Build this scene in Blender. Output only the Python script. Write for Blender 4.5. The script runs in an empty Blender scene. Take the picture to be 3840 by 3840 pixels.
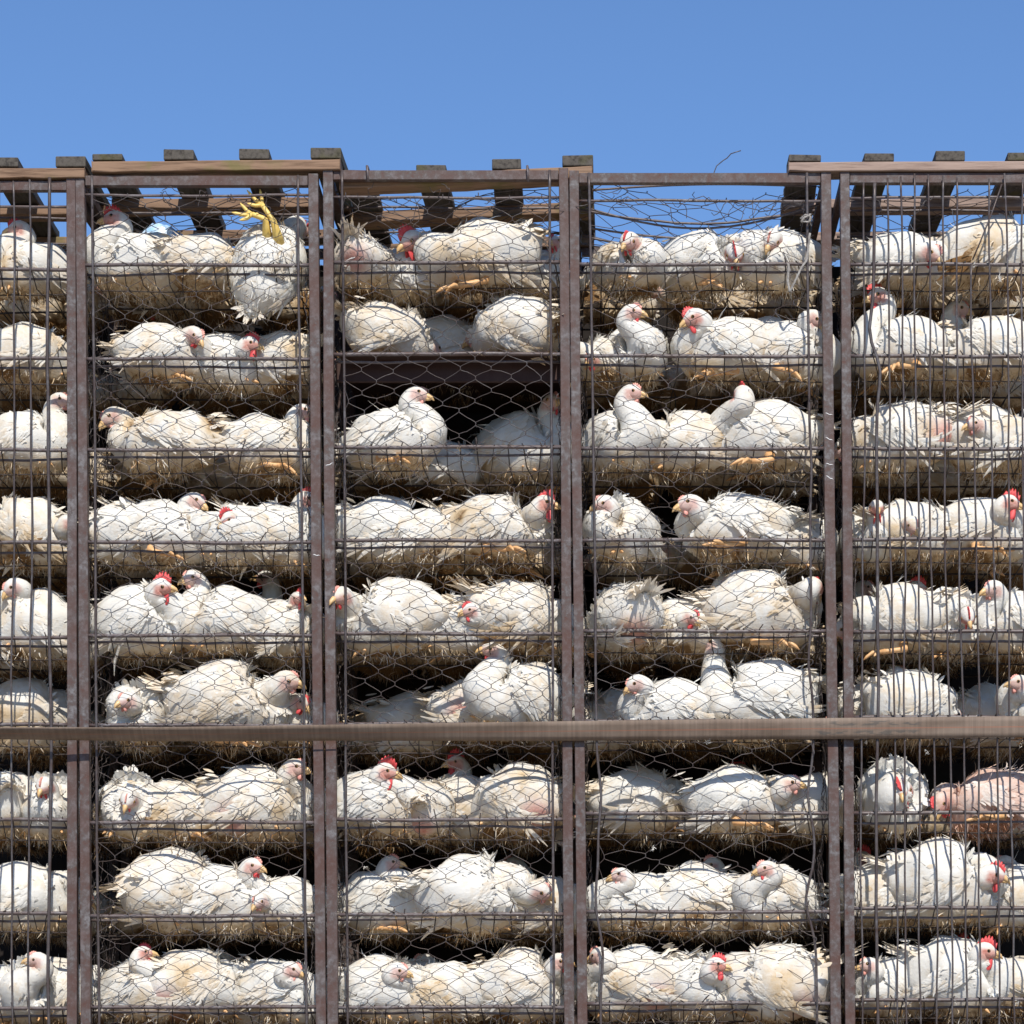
import bpy, math, random
import numpy as np
from mathutils import Vector, Matrix

# ------------------------------------------------------------------ camera / light
SC = bpy.context.scene
COL = SC.collection
D0 = 9.0                       # camera to the cage front, metres
PPM = 1193.0                   # photograph pixels per metre on the cage front
VX, VY = 2300.0, 4200.0        # principal point of the (shifted) lens in photograph pixels
CZ = 1.2                       # camera height
CX = (VX - 1920.0) / PPM

cam_data = bpy.data.cameras.new('camera')
cam = bpy.data.objects.new('camera', cam_data)
COL.objects.link(cam)
cam.location = (CX, -D0, CZ)
cam.rotation_euler = (math.radians(90), 0, 0)
cam_data.sensor_width = 36.0
cam_data.lens = 36.0 * D0 / (3840.0 / PPM)
cam_data.shift_x = -(VX - 1920.0) / 3840.0
cam_data.shift_y = (VY - 1920.0) / 3840.0
cam_data.clip_end = 6000
SC.camera = cam

SUN_EL, SUN_AZ = math.radians(47), math.radians(9)
sun_vec = Vector((math.sin(SUN_AZ) * math.cos(SUN_EL), -math.cos(SUN_AZ) * math.cos(SUN_EL), math.sin(SUN_EL)))
world = bpy.data.worlds.new('World')
SC.world = world
world.use_nodes = True
wn = world.node_tree
bg = wn.nodes['Background']
sky = wn.nodes.new('ShaderNodeTexSky')
sky.sky_type = 'NISHITA'
sky.sun_disc = False
sky.sun_elevation = SUN_EL
sky.sun_rotation = math.pi - SUN_AZ
sky.altitude = 1200
sky.air_density = 1.0
sky.dust_density = 0.0
sky.ozone_density = 8.5
wn.links.new(sky.outputs['Color'], bg.inputs['Color'])
bg.inputs['Strength'].default_value = 0.142
sl = bpy.data.lights.new('sun', 'SUN')
sl.energy = 5.0
sl.angle = math.radians(0.5)
sl.color = (1.0, 0.945, 0.86)
sun = bpy.data.objects.new('sun', sl)
sun.rotation_euler = sun_vec.to_track_quat('Z', 'Y').to_euler()
sun.location = (3, -8, 12)
COL.objects.link(sun)
SC.view_settings.view_transform = 'Standard'
SC.view_settings.look = 'None'
SC.view_settings.gamma = 1.0
SC.view_settings.exposure = 0.15
SC.view_settings.use_curve_mapping = False

RNG = np.random.default_rng(7)


def W(fx, fy, d=0.0):
    """a point of the photograph (1932-pixel view) on the vertical plane y = d"""
    px, py = fx * 1.98758, fy * 1.98758
    k = (D0 + d) / D0 / PPM
    return Vector((CX + (px - VX) * k, d, CZ + (VY - py) * k))


# ------------------------------------------------------------------ materials
def new_mat(name):
    m = bpy.data.materials.new(name)
    m.use_nodes = True
    nt = m.node_tree
    return m, nt, nt.nodes['Principled BSDF']


def node(nt, kind, **kw):
    n = nt.nodes.new(kind)
    for k, v in kw.items():
        if k in n.inputs.keys():
            n.inputs[k].default_value = v
        else:
            setattr(n, k, v)
    return n


def ramp(nt, fac, stops):
    r = nt.nodes.new('ShaderNodeValToRGB')
    els = r.color_ramp.elements
    while len(els) > len(stops):
        els.remove(els[-1])
    while len(els) < len(stops):
        els.new(1.0)
    for e, (p, c) in zip(els, stops):
        e.position = p
        e.color = (*c, 1) if len(c) == 3 else c
    nt.links.new(fac, r.inputs['Fac'])
    return r


def coords(nt, scale=(1, 1, 1), jitter=True):
    tc = nt.nodes.new('ShaderNodeTexCoord')
    out = tc.outputs['Object']
    if jitter:
        oi = nt.nodes.new('ShaderNodeObjectInfo')
        mul = node(nt, 'ShaderNodeVectorMath', operation='MULTIPLY_ADD')
        cmb = nt.nodes.new('ShaderNodeCombineXYZ')
        for i in range(3):
            nt.links.new(oi.outputs['Random'], cmb.inputs[i])
        mul.inputs[1].default_value = (37.0, 53.0, 71.0)
        nt.links.new(cmb.outputs[0], mul.inputs[0])
        nt.links.new(out, mul.inputs[2])
        out = mul.outputs[0]
    mp = nt.nodes.new('ShaderNodeMapping')
    mp.inputs['Scale'].default_value = scale
    nt.links.new(out, mp.inputs['Vector'])
    return mp.outputs[0]


def noise(nt, vec, scale, detail=4, rough=0.6):
    n = node(nt, 'ShaderNodeTexNoise')
    n.inputs['Scale'].default_value = scale
    n.inputs['Detail'].default_value = detail
    n.inputs['Roughness'].default_value = rough
    nt.links.new(vec, n.inputs['Vector'])
    return n.outputs['Fac']


def bump(nt, bsdf, h, strength=0.3, dist=0.002):
    b = nt.nodes.new('ShaderNodeBump')
    b.inputs['Strength'].default_value = strength
    b.inputs['Distance'].default_value = dist
    nt.links.new(h, b.inputs['Height'])
    nt.links.new(b.outputs[0], bsdf.inputs['Normal'])


def mixc(nt, f, a, b):
    m = nt.nodes.new('ShaderNodeMix')
    m.data_type = 'RGBA'
    if isinstance(f, (int, float)):
        m.inputs[0].default_value = f
    else:
        nt.links.new(f, m.inputs[0])
    for i, c in ((6, a), (7, b)):
        if isinstance(c, tuple):
            m.inputs[i].default_value = (*c, 1)
        else:
            nt.links.new(c, m.inputs[i])
    return m.outputs[2]


def m_steel(name, tone, rust, pale, scale=(1, 1, 1), rough=0.55, metal=0.0, nscale=28):
    m, nt, b = new_mat(name)
    v = coords(nt, scale)
    n1 = noise(nt, v, nscale, 6, 0.7)
    n2 = noise(nt, v, nscale * 0.25, 4, 0.6)
    n3 = noise(nt, v, nscale * 6, 3, 0.7)
    c = ramp(nt, n1, [(0.30, rust), (0.5, tone), (0.72, pale)])
    r2 = ramp(nt, n2, [(0.45, (0, 0, 0)), (0.62, (1, 1, 1))])
    mult = node(nt, 'ShaderNodeMath', operation='MULTIPLY')
    mult.inputs[1].default_value = 0.65
    nt.links.new(r2.outputs[0], mult.inputs[0])
    c2 = mixc(nt, mult.outputs[0], c.outputs[0], rust)
    r3 = ramp(nt, n3, [(0.62, (0, 0, 0)), (0.70, (1, 1, 1))])
    mu3 = node(nt, 'ShaderNodeMath', operation='MULTIPLY')
    mu3.inputs[1].default_value = 0.5
    nt.links.new(r3.outputs[0], mu3.inputs[0])
    c3 = mixc(nt, mu3.outputs[0], c2, pale)
    nt.links.new(c3, b.inputs['Base Color'])
    b.inputs['Roughness'].default_value = rough
    b.inputs['Metallic'].default_value = metal
    b.inputs['Specular IOR Level'].default_value = 0.35
    bump(nt, b, n1, 0.4, 0.0015)
    return m


M_POST = m_steel('rusty_post_steel', (0.078, 0.060, 0.055), (0.075, 0.030, 0.020), (0.19, 0.185, 0.19), nscale=45)
M_RAIL = m_steel('rail_steel', (0.105, 0.085, 0.085), (0.075, 0.047, 0.040), (0.21, 0.20, 0.21), rough=0.42, nscale=60)
M_WIRE = m_steel('netting_wire', (0.085, 0.072, 0.070), (0.058, 0.036, 0.029), (0.16, 0.15, 0.15), rough=0.42, metal=0.25, nscale=40)
M_FLOOR = m_steel('floor_grid_wire', (0.040, 0.030, 0.027), (0.032, 0.018, 0.013), (0.085, 0.075, 0.07), rough=0.6, nscale=70)
M_TRAY = m_steel('tray_brown', (0.040, 0.017, 0.012), (0.028, 0.010, 0.007), (0.06, 0.032, 0.025), rough=0.7, nscale=12)
M_BACK = m_steel('unlit_depth_dark', (0.016, 0.012, 0.010), (0.011, 0.007, 0.005), (0.022, 0.018, 0.016), rough=0.9, nscale=9)  # near-black colour standing in for the unlit depth behind the hens
M_ROPE = m_steel('grey_rope', (0.30, 0.28, 0.26), (0.20, 0.18, 0.16), (0.42, 0.41, 0.39), rough=0.9, nscale=90)
M_MARK = m_steel('white_scratch', (0.7, 0.7, 0.7), (0.6, 0.6, 0.6), (0.8, 0.8, 0.8), rough=0.7)


def m_wood(name, light, dark, moss=None, grain=(1, 1, 1), end=None):
    m, nt, b = new_mat(name)
    v = coords(nt, grain)
    n1 = noise(nt, v, 9, 6, 0.65)
    n2 = noise(nt, coords(nt), 7, 3, 0.6)
    c = ramp(nt, n1, [(0.32, dark), (0.50, light), (0.75, tuple(min(1, x * 1.25) for x in light))]).outputs[0]
    if moss:
        r = ramp(nt, n2, [(0.54, (0, 0, 0)), (0.66, (0.75, 0.75, 0.75))])
        c = mixc(nt, r.outputs[0], c, moss)
    nt.links.new(c, b.inputs['Base Color'])
    b.inputs['Roughness'].default_value = 0.85
    b.inputs['Specular IOR Level'].default_value = 0.2
    bump(nt, b, n1, 0.6, 0.003)
    return m


M_BEAR = m_wood('weathered_bearer', (0.235, 0.150, 0.098), (0.105, 0.062, 0.040), (0.15, 0.13, 0.05), (0.6, 9, 9))
M_BEARG = m_wood('greyed_bearer', (0.300, 0.220, 0.180), (0.150, 0.100, 0.080), None, (0.6, 9, 9))
M_SLAT = m_wood('grey_slat', (0.085, 0.075, 0.064), (0.030, 0.026, 0.023), (0.075, 0.072, 0.03), (9, 0.6, 9))

# strap webbing
M_STRAP, nt, b = new_mat('strap_webbing')
v = coords(nt, (1, 1, 1), False)
n1 = noise(nt, coords(nt, (0.8, 3, 3), False), 5, 5, 0.6)
c = ramp(nt, n1, [(0.25, (0.105, 0.072, 0.050)), (0.5, (0.165, 0.120, 0.090)), (0.8, (0.225, 0.175, 0.135))]).outputs[0]
sx = node(nt, 'ShaderNodeAttribute', attribute_name='strap_uv')
sep = nt.nodes.new('ShaderNodeSeparateXYZ')
nt.links.new(sx.outputs['Vector'], sep.inputs[0])
wv = node(nt, 'ShaderNodeTexNoise')
wv.noise_dimensions = '1D'
wv.inputs['Scale'].default_value = 260
nt.links.new(sep.outputs['X'], wv.inputs['W'])
wr = ramp(nt, wv.outputs['Fac'], [(0.35, (0.86, 0.86, 0.86)), (0.65, (1.08, 1.08, 1.08))])
mm = nt.nodes.new('ShaderNodeMix'); mm.data_type = 'RGBA'; mm.blend_type = 'MULTIPLY'; mm.inputs[0].default_value = 1
nt.links.new(c, mm.inputs[6]); nt.links.new(wr.outputs[0], mm.inputs[7])
c = mm.outputs[2]
# the orange centre thread and the worn-away print
pr = ramp(nt, sep.outputs['Y'], [(0.46, (0, 0, 0)), (0.48, (0.5, 0.5, 0.5)), (0.51, (0.5, 0.5, 0.5)), (0.53, (0, 0, 0))])
c = mixc(nt, pr.outputs[0], c, (0.30, 0.10, 0.05))
pn = node(nt, 'ShaderNodeTexNoise'); pn.inputs['Scale'].default_value = 1.0; pn.inputs['Detail'].default_value = 2
pm = node(nt, 'ShaderNodeVectorMath', operation='MULTIPLY'); pm.inputs[1].default_value = (85, 7, 1)
nt.links.new(sx.outputs['Vector'], pm.inputs[0]); nt.links.new(pm.outputs[0], pn.inputs['Vector'])
pg = ramp(nt, pn.outputs['Fac'], [(0.46, (0, 0, 0)), (0.54, (1, 1, 1))])
px_ = ramp(nt, sep.outputs['X'], [(0.795, (0, 0, 0)), (0.80, (1, 1, 1)), (0.895, (1, 1, 1)), (0.90, (0, 0, 0))])
py_ = ramp(nt, sep.outputs['Y'], [(0.14, (0, 0, 0)), (0.2, (1, 1, 1)), (0.36, (1, 1, 1)), (0.42, (0, 0, 0)), (0.60, (0, 0, 0)), (0.64, (1, 1, 1)), (0.82, (1, 1, 1)), (0.86, (0, 0, 0))])
m1 = node(nt, 'ShaderNodeMath', operation='MULTIPLY'); nt.links.new(pg.outputs[0], m1.inputs[0]); nt.links.new(px_.outputs[0], m1.inputs[1])
m2 = node(nt, 'ShaderNodeMath', operation='MULTIPLY'); nt.links.new(m1.outputs[0], m2.inputs[0]); nt.links.new(py_.outputs[0], m2.inputs[1])
m3 = node(nt, 'ShaderNodeMath', operation='MULTIPLY'); nt.links.new(m2.outputs[0], m3.inputs[0]); m3.inputs[1].default_value = 0.55
c = mixc(nt, m3.outputs[0], c, (0.045, 0.05, 0.05))
nt.links.new(c, b.inputs['Base Color'])
b.inputs['Roughness'].default_value = 0.8
bump(nt, b, wv.outputs['Fac'], 0.5, 0.001)


def m_plumage(name, base, cream, brown, bald=None):
    m, nt, b = new_mat(name)
    v = coords(nt)
    at = node(nt, 'ShaderNodeAttribute', attribute_name='dirt')
    n1 = noise(nt, v, 16, 4, 0.65)
    n2 = noise(nt, v, 46, 3, 0.6)
    add = node(nt, 'ShaderNodeMath', operation='MULTIPLY_ADD')
    nt.links.new(n1, add.inputs[0]); add.inputs[1].default_value = 1.5
    nt.links.new(at.outputs['Fac'], add.inputs[2])
    add2 = node(nt, 'ShaderNodeMath', operation='MULTIPLY_ADD')
    nt.links.new(n2, add2.inputs[0]); add2.inputs[1].default_value = 0.5
    nt.links.new(add.outputs[0], add2.inputs[2])
    sub = node(nt, 'ShaderNodeMath', operation='SUBTRACT')
    nt.links.new(add2.outputs[0], sub.inputs[0]); sub.inputs[1].default_value = 1.0
    c = ramp(nt, sub.outputs[0], [(0.02, base), (0.30, tuple(0.55 * x + 0.45 * y for x, y in zip(base, cream))), (0.66, cream), (1.0, brown)]).outputs[0]
    sk = node(nt, 'ShaderNodeAttribute', attribute_name='skin')
    skc = ramp(nt, n2, [(0.3, (0.58, 0.22, 0.17)), (0.7, (0.73, 0.46, 0.39))]).outputs[0]
    c = mixc(nt, sk.outputs['Fac'], c, skc)
    nt.links.new(c, b.inputs['Base Color'])
    b.inputs['Roughness'].default_value = 0.75
    b.inputs['Specular IOR Level'].default_value = 0.15
    n4 = noise(nt, coords(nt, (0.3, 1, 0.7)), 120, 3, 0.7)
    bump(nt, b, n4, 0.55, 0.004)
    tr = nt.nodes.new('ShaderNodeBsdfTranslucent')
    nt.links.new(c, tr.inputs['Color'])
    mx = nt.nodes.new('ShaderNodeMixShader')
    mx.inputs[0].default_value = 0.26
    nt.links.new(b.outputs[0], mx.inputs[1]); nt.links.new(tr.outputs[0], mx.inputs[2])
    nt.links.new(mx.outputs[0], nt.nodes['Material Output'].inputs['Surface'])
    return m


M_PLUME = m_plumage('white_plumage', (0.81, 0.79, 0.735), (0.69, 0.54, 0.35), (0.235, 0.130, 0.052))
M_BALD = m_plumage('plucked_pink_plumage', (0.80, 0.73, 0.66), (0.68, 0.44, 0.34), (0.40, 0.20, 0.12))


def m_flesh(name, a, b_, rough=0.5, sss=0.0, nscale=60):
    m, nt, b = new_mat(name)
    n = noise(nt, coords(nt), nscale, 3, 0.6)
    c = ramp(nt, n, [(0.3, a), (0.7, b_)])
    nt.links.new(c.outputs[0], b.inputs['Base Color'])
    b.inputs['Roughness'].default_value = rough
    b.inputs['Subsurface Weight'].default_value = sss
    b.inputs['Subsurface Radius'].default_value = (0.006, 0.002, 0.001)
    bump(nt, b, n, 0.3, 0.001)
    return m


M_COMB = m_flesh('red_comb', (0.50, 0.035, 0.04), (0.62, 0.08, 0.075), 0.55)
M_PALECOMB = m_flesh('pale_comb', (0.60, 0.24, 0.19), (0.68, 0.33, 0.27), 0.55)
M_BEAK = m_flesh('horn_beak', (0.58, 0.36, 0.15), (0.66, 0.45, 0.22), 0.4)
M_LEG = m_flesh('orange_leg', (0.58, 0.30, 0.12), (0.68, 0.42, 0.20), 0.5)
M_YLEG = m_flesh('yellow_leg', (0.68, 0.46, 0.10), (0.76, 0.56, 0.18), 0.5)
M_EYE = m_flesh('amber_eye', (0.16, 0.08, 0.02), (0.30, 0.17, 0.05), 0.15)
M_PUPIL = m_flesh('dark_pupil', (0.006, 0.005, 0.005), (0.012, 0.01, 0.01), 0.1)
M_PACK = m_flesh('blue_packet_film', (0.16, 0.42, 0.72), (0.72, 0.78, 0.84), 0.25, 0, 14)
M_RUBBER = m_flesh('black_rubber', (0.02, 0.02, 0.02), (0.03, 0.03, 0.03), 0.8)
M_DECK = m_steel('truck_deck_paint', (0.06, 0.055, 0.05), (0.08, 0.045, 0.03), (0.10, 0.10, 0.10), nscale=8)
M_GROUND, nt, b = new_mat('dusty_ground')
v = coords(nt, (1, 1, 1), False)
gn = noise(nt, v, 1.2, 8, 0.7)
nt.links.new(ramp(nt, gn, [(0.3, (0.26, 0.215, 0.16)), (0.7, (0.36, 0.30, 0.23))]).outputs[0], b.inputs['Base Color'])
b.inputs['Roughness'].default_value = 0.95
bump(nt, b, gn, 0.5, 0.02)


# ------------------------------------------------------------------ mesh helpers
def link(name, mesh, mat, parent=None):
    o = bpy.data.objects.new(name, mesh)
    COL.objects.link(o)
    if mat and not mesh.materials:
        mesh.materials.append(mat)
    if parent:
        o.parent = parent
    return o


def tag(o, label=None, cat=None, group=None, kind=None):
    if label: o['label'] = label
    if cat: o['category'] = cat
    if group: o['group'] = group
    if kind: o['kind'] = kind
    return o


def empty(name, loc=(0, 0, 0)):
    o = bpy.data.objects.new(name, None)
    o.empty_display_size = 0.05
    o.location = loc
    COL.objects.link(o)
    return o


class MB:
    """collects vertices and quads"""
    def __init__(self):
        self.v, self.f, self.n = [], [], 0

    def add(self, v, f):
        v = np.asarray(v, float).reshape(-1, 3)
        self.v.append(v)
        self.f.extend([tuple(int(i) + self.n for i in q) for q in f])
        self.n += len(v)

    def prism(self, lo, hi, top, bot):
        pass

    def box(self, x0, x1, y0, y1, z0, z1, shear=0.0):
        """shear moves the top in x against the bottom"""
        v = [(x + (shear if z == z1 else 0), y, z) for z in (z0, z1) for y in (y0, y1) for x in (x0, x1)]
        self.add(v, [(0, 2, 3, 1), (4, 5, 7, 6), (0, 1, 5, 4), (2, 6, 7, 3), (0, 4, 6, 2), (1, 3, 7, 5)])

    def tube(self, pts, r, sides=6, cap=True):
        P = np.asarray(pts, float)
        n = len(P)
        R = np.full(n, r) if np.isscalar(r) else np.asarray(r, float)
        T = np.gradient(P, axis=0)
        T /= np.linalg.norm(T, axis=1)[:, None] + 1e-12
        ref = np.array([0, 0, 1.0]) if abs(T[0][2]) < 0.8 else np.array([0, 1.0, 0])
        V = []
        a = np.arange(sides) * 2 * math.pi / sides
        u = ref
        for i in range(n):
            u = u - T[i] * np.dot(u, T[i])
            nu = np.linalg.norm(u)
            if nu < 1e-6:
                u = np.cross(T[i], [1, 0, 0]); nu = np.linalg.norm(u)
            u = u / nu
            w = np.cross(T[i], u)
            V.append(P[i] + R[i] * (np.cos(a)[:, None] * u + np.sin(a)[:, None] * w))
        f = []
        for i in range(n - 1):
            for k in range(sides):
                k2 = (k + 1) % sides
                f.append((i * sides + k, i * sides + k2, (i + 1) * sides + k2, (i + 1) * sides + k))
        if cap:
            f.append(tuple(range(sides - 1, -1, -1)))
            f.append(tuple(range((n - 1) * sides, n * sides)))
        self.add(np.concatenate(V), f)

    def mesh(self, name, smooth=True):
        me = bpy.data.meshes.new(name)
        me.from_pydata(np.concatenate(self.v).tolist(), [], self.f)
        if smooth:
            me.polygons.foreach_set('use_smooth', np.ones(len(me.polygons), bool))
        me.update()
        return me

    def build(self, name, mat, parent=None, smooth=True):
        return link(name, self.mesh(name, smooth), mat, parent)


def bevel(o, w=0.002, seg=1):
    m = o.modifiers.new('bevel', 'BEVEL')
    m.width = w
    m.segments = seg
    m.limit_method = 'ANGLE'
    return o


def wiggle(t, amp, seed, freq=1.0):
    r = np.random.default_rng(seed)
    out = np.zeros_like(np.asarray(t, float))
    for k in (1, 2.3, 4.1, 7.7):
        out = out + amp / k * np.sin(freq * k * np.asarray(t) * 2 * math.pi + r.uniform(0, 6.28))
    return out * 0.6


# ------------------------------------------------------------------ ground and truck bed
mb = MB()
mb.add([(-3000, -3000, 0), (3000, -3000, 0), (3000, 3000, 0), (-3000, 3000, 0)], [(0, 1, 2, 3)])
tag(mb.build('ground', M_GROUND, smooth=False), kind='structure')

BASE_Z = 1.215
trailer = empty('flatbed_trailer', (0, 1.2, 0))
tag(trailer, 'dark steel flatbed trailer carrying the stacked poultry cages', 'trailer')
mb = MB(); mb.box(-4.6, 4.6, -1.26, 1.26, BASE_Z - 0.14, BASE_Z - 0.004)
bevel(mb.build('deck', M_DECK, trailer, False), 0.01)
for sx_ in (-0.5, 0.5):
    mb = MB(); mb.box(-4.5, 4.5, sx_ - 0.06, sx_ + 0.06, BASE_Z - 0.40, BASE_Z - 0.144)
    mb.build('chassis_beam', M_DECK, trailer, False)
for wx in (-3.6, -2.5, 2.4, 3.5):
    for wy in (-1.0, 1.0):
        mb = MB()
        prof = [(0.0, -0.13), (0.36, -0.14), (0.46, -0.12), (0.50, -0.07), (0.50, 0.07), (0.46, 0.12), (0.36, 0.14), (0.0, 0.13)]
        seg = 28
        V = [(r * math.cos(a), y, r * math.sin(a)) for a in np.arange(seg) * 2 * math.pi / seg for r, y in prof]
        F = [(i * 8 + k, i * 8 + k + 1, ((i + 1) % seg) * 8 + k + 1, ((i + 1) % seg) * 8 + k) for i in range(seg) for k in range(7)]
        mb.add(V, F)
        o = mb.build('wheel', M_RUBBER, trailer)
        o.location = (wx, wy, 0.5)
        mb = MB(); mb.tube([(0, -0.17, 0), (0, 0.17, 0)], 0.2, 20)
        mb.build('hub', M_DECK, o, False)
    mb = MB(); mb.tube([(wx, -0.8, 0.5), (wx, 0.8, 0.5)], 0.06, 10)
    mb.build('axle', M_DECK, trailer)
    for s in (-0.5, 0.5):
        mb = MB(); mb.box(wx - 0.08, wx + 0.08, s - 0.04, s + 0.04, 0.5, BASE_Z - 0.404)
        mb.build('hanger', M_DECK, trailer, False)

# ------------------------------------------------------------------ cages
# per cage: post x at the top and bottom of the photograph (left edge, right edge), rail heights per tier
YT, YB = 320.0, 1932.0
RAILS = {
    1: [507, 676, 848, 1023, 1203, 1367, 1546, 1722, 1902, 2072],
    2: [499, 676, 848, 1023, 1198, 1368, 1551, 1728, 1900, 2072],
    3: [494, 667, 843, 1019, 1195, 1366, 1546, 1725, 1900, 2072],
    4: [498, 671, 846, 1018, 1190, 1360, 1534, 1720, 1893, 2072],
    5: [498, 671, 846, 1017, 1191, 1353, 1533, 1713, 1886, 2072]}
RAIL2 = {1: 14, 2: 12, 3: 11, 4: 13, 5: 15}
POST = {  # (left post xtop0, xtop1, xbot0, xbot1), (right post ...), top y
    1: ((-312, -293, -302, -283), (126, 143, 127, 146), 334),
    2: ((143, 160, 153, 172), (581, 600, 596, 615), 328),
    3: ((609, 628, 617, 637), (1054, 1072, 1065, 1084), 317),
    4: ((1074, 1092, 1089, 1108), (1549, 1568, 1567, 1587), 322),
    5: ((1585, 1603, 1595, 1614), (2052, 2070, 2064, 2082), 323)}
TOPBAR = {1: (341, 359), 2: (331, 350), 3: (321, 339), 4: (326, 345), 5: (326, 345)}
UPROD = {1: 389, 2: 367, 3: 371, 4: 377, 5: 371}
CAGE_NAME = {1: 'sparse-barred', 2: 'mossy-pallet', 3: 'brown-tray', 4: 'palletless', 5: 'close-barred'}
CAGE_LABEL = {
    1: 'rusty cage stack with only a few bars in front, beside the mossy-pallet cage',
    2: 'rusty chicken-wire cage stack under the mossy pallet, holding the upturned hen',
    3: 'rusty chicken-wire cage stack with a solid brown tray as its second floor',
    4: 'rusty chicken-wire cage stack with no pallet on top and sagging wires',
    5: 'rusty cage stack closed by many close vertical bars'}
DEPTH = 0.78
NT = 10


def zt(fy):
    return W(0, fy).z


def railz(c, r):
    return zt(RAILS[c][r - 1])


def post_x(p, z):
    t = (zt(YT) - z) / (zt(YT) - zt(YB))
    a = W(p[0] + (p[2] - p[0]) * t, 0).x
    b_ = W(p[1] + (p[3] - p[1]) * t, 0).x
    return a, b_


def build_post(name, p, ztop, y0, y1, parent):
    mb = MB()
    n = 14
    V, F = [], []
    for i in range(n + 1):
        z = BASE_Z + (ztop - BASE_Z) * i / n
        a, b_ = post_x(p, z)
        wv_ = float(wiggle(i / n, 0.0016, int(abs(p[0])) + 5))
        V += [(a + wv_, y0, z), (b_ + wv_, y0, z), (b_ + wv_, y1, z), (a + wv_, y1, z)]
    for i in range(n):
        for k in range(4):
            k2 = (k + 1) % 4
            F.append((i * 4 + k, i * 4 + k2, (i + 1) * 4 + k2, (i + 1) * 4 + k))
    F += [(3, 2, 1, 0), (n * 4, n * 4 + 1, n * 4 + 2, n * 4 + 3)]
    mb.add(V, F)
    return bevel(mb.build(name, M_POST, parent, False), 0.002, 2)


def hexnet(u0, u1, v0, v1, cw, ch, fmap, seed, r=0.0015, jit=0.004, warp=0.012, sides=4, drop=0.012, out=0.006):
    """twisted hexagonal netting on the (u, v) sheet; fmap takes (u, v, w) to a point"""
    rg = np.random.default_rng(seed)
    ph = rg.uniform(0, 6.28, 8)

    def wf(u, v):
        du = warp * (math.sin(7 * v + ph[0] + 3 * u) * 0.6 + math.sin(17 * v + ph[1] - 5 * u) * 0.35)
        dv = warp * (math.sin(9 * u + ph[2] + 2.3 * v) * 0.6 + math.sin(19 * u + ph[3] + 7 * v) * 0.4)
        dw = out * (math.sin(11 * u + ph[4]) + math.sin(8 * v + ph[5]) + 0.6 * math.sin(23 * v + 15 * u + ph[6]))
        return du, dv, dw
    nj = int((v1 - v0) / (ch / 2)) + 1
    ni = int((u1 - u0) / cw) + 2
    nodes = {}
    for j in range(nj):
        for i in range(-1, ni):
            u = u0 + (i + 0.5 * (j % 2)) * cw
            v_ = v1 - j * ch / 2
            if u < u0 - cw * 0.5 or u > u1 + cw * 0.5:
                continue
            du, dv, dw = wf(u, v_)
            nodes[i, j] = (min(max(u + du + rg.normal(0, jit), u0), u1), v_ + dv + rg.normal(0, jit), dw + rg.normal(0, 0.0015))
    mb = MB()
    tw = ch * 0.07
    for (i, j), (u, v_, w_) in nodes.items():
        if rg.random() > 0.02:
            mb.tube([fmap(u, v_ + tw, w_), fmap(u + 0.001, v_, w_ + 0.001), fmap(u, v_ - tw, w_)], r * 1.35, sides, False)
        for di in ((0, 1) if j % 2 else (-1, 0)):
            k = (i + di, j + 1)
            if k not in nodes or rg.random() < drop:
                continue
            a = nodes[k]
            if abs(a[0] - u) < 1e-4:
                continue
            b0 = np.array([u, v_ - tw, w_]); b1 = np.array([a[0], a[1] + tw, a[2]])
            d = b1 - b0
            bow = np.array([0, 1, 0]) * rg.normal(0.0, 0.0022)
            sg = np.array([0, 0.0006, 0])
            pts = [b0, b0 + d * 0.2 - sg + bow * 0.4, b0 + d * 0.5 + bow, b0 + d * 0.8 + sg + bow * 0.4, b1]
            mb.tube([fmap(*p) for p in pts], r, sides, False)
    return mb


def bar_curve(xs_top, xs_bot, zs0, zs1, y, amp, seed, n=26, kinks=()):
    pts = []
    for i in range(n + 1):
        t = i / n
        z = zs0 + (zs1 - zs0) * t
        x = xs_top + (xs_bot - xs_top) * t + float(wiggle(t, amp, seed, 1.3))
        yy = y + float(wiggle(t, amp * 0.7, seed + 99, 1.1))
        for kz, kx in kinks:
            x += kx * math.exp(-((z - kz) / 0.09) ** 2)
        pts.append((x, yy, z))
    return pts


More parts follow.
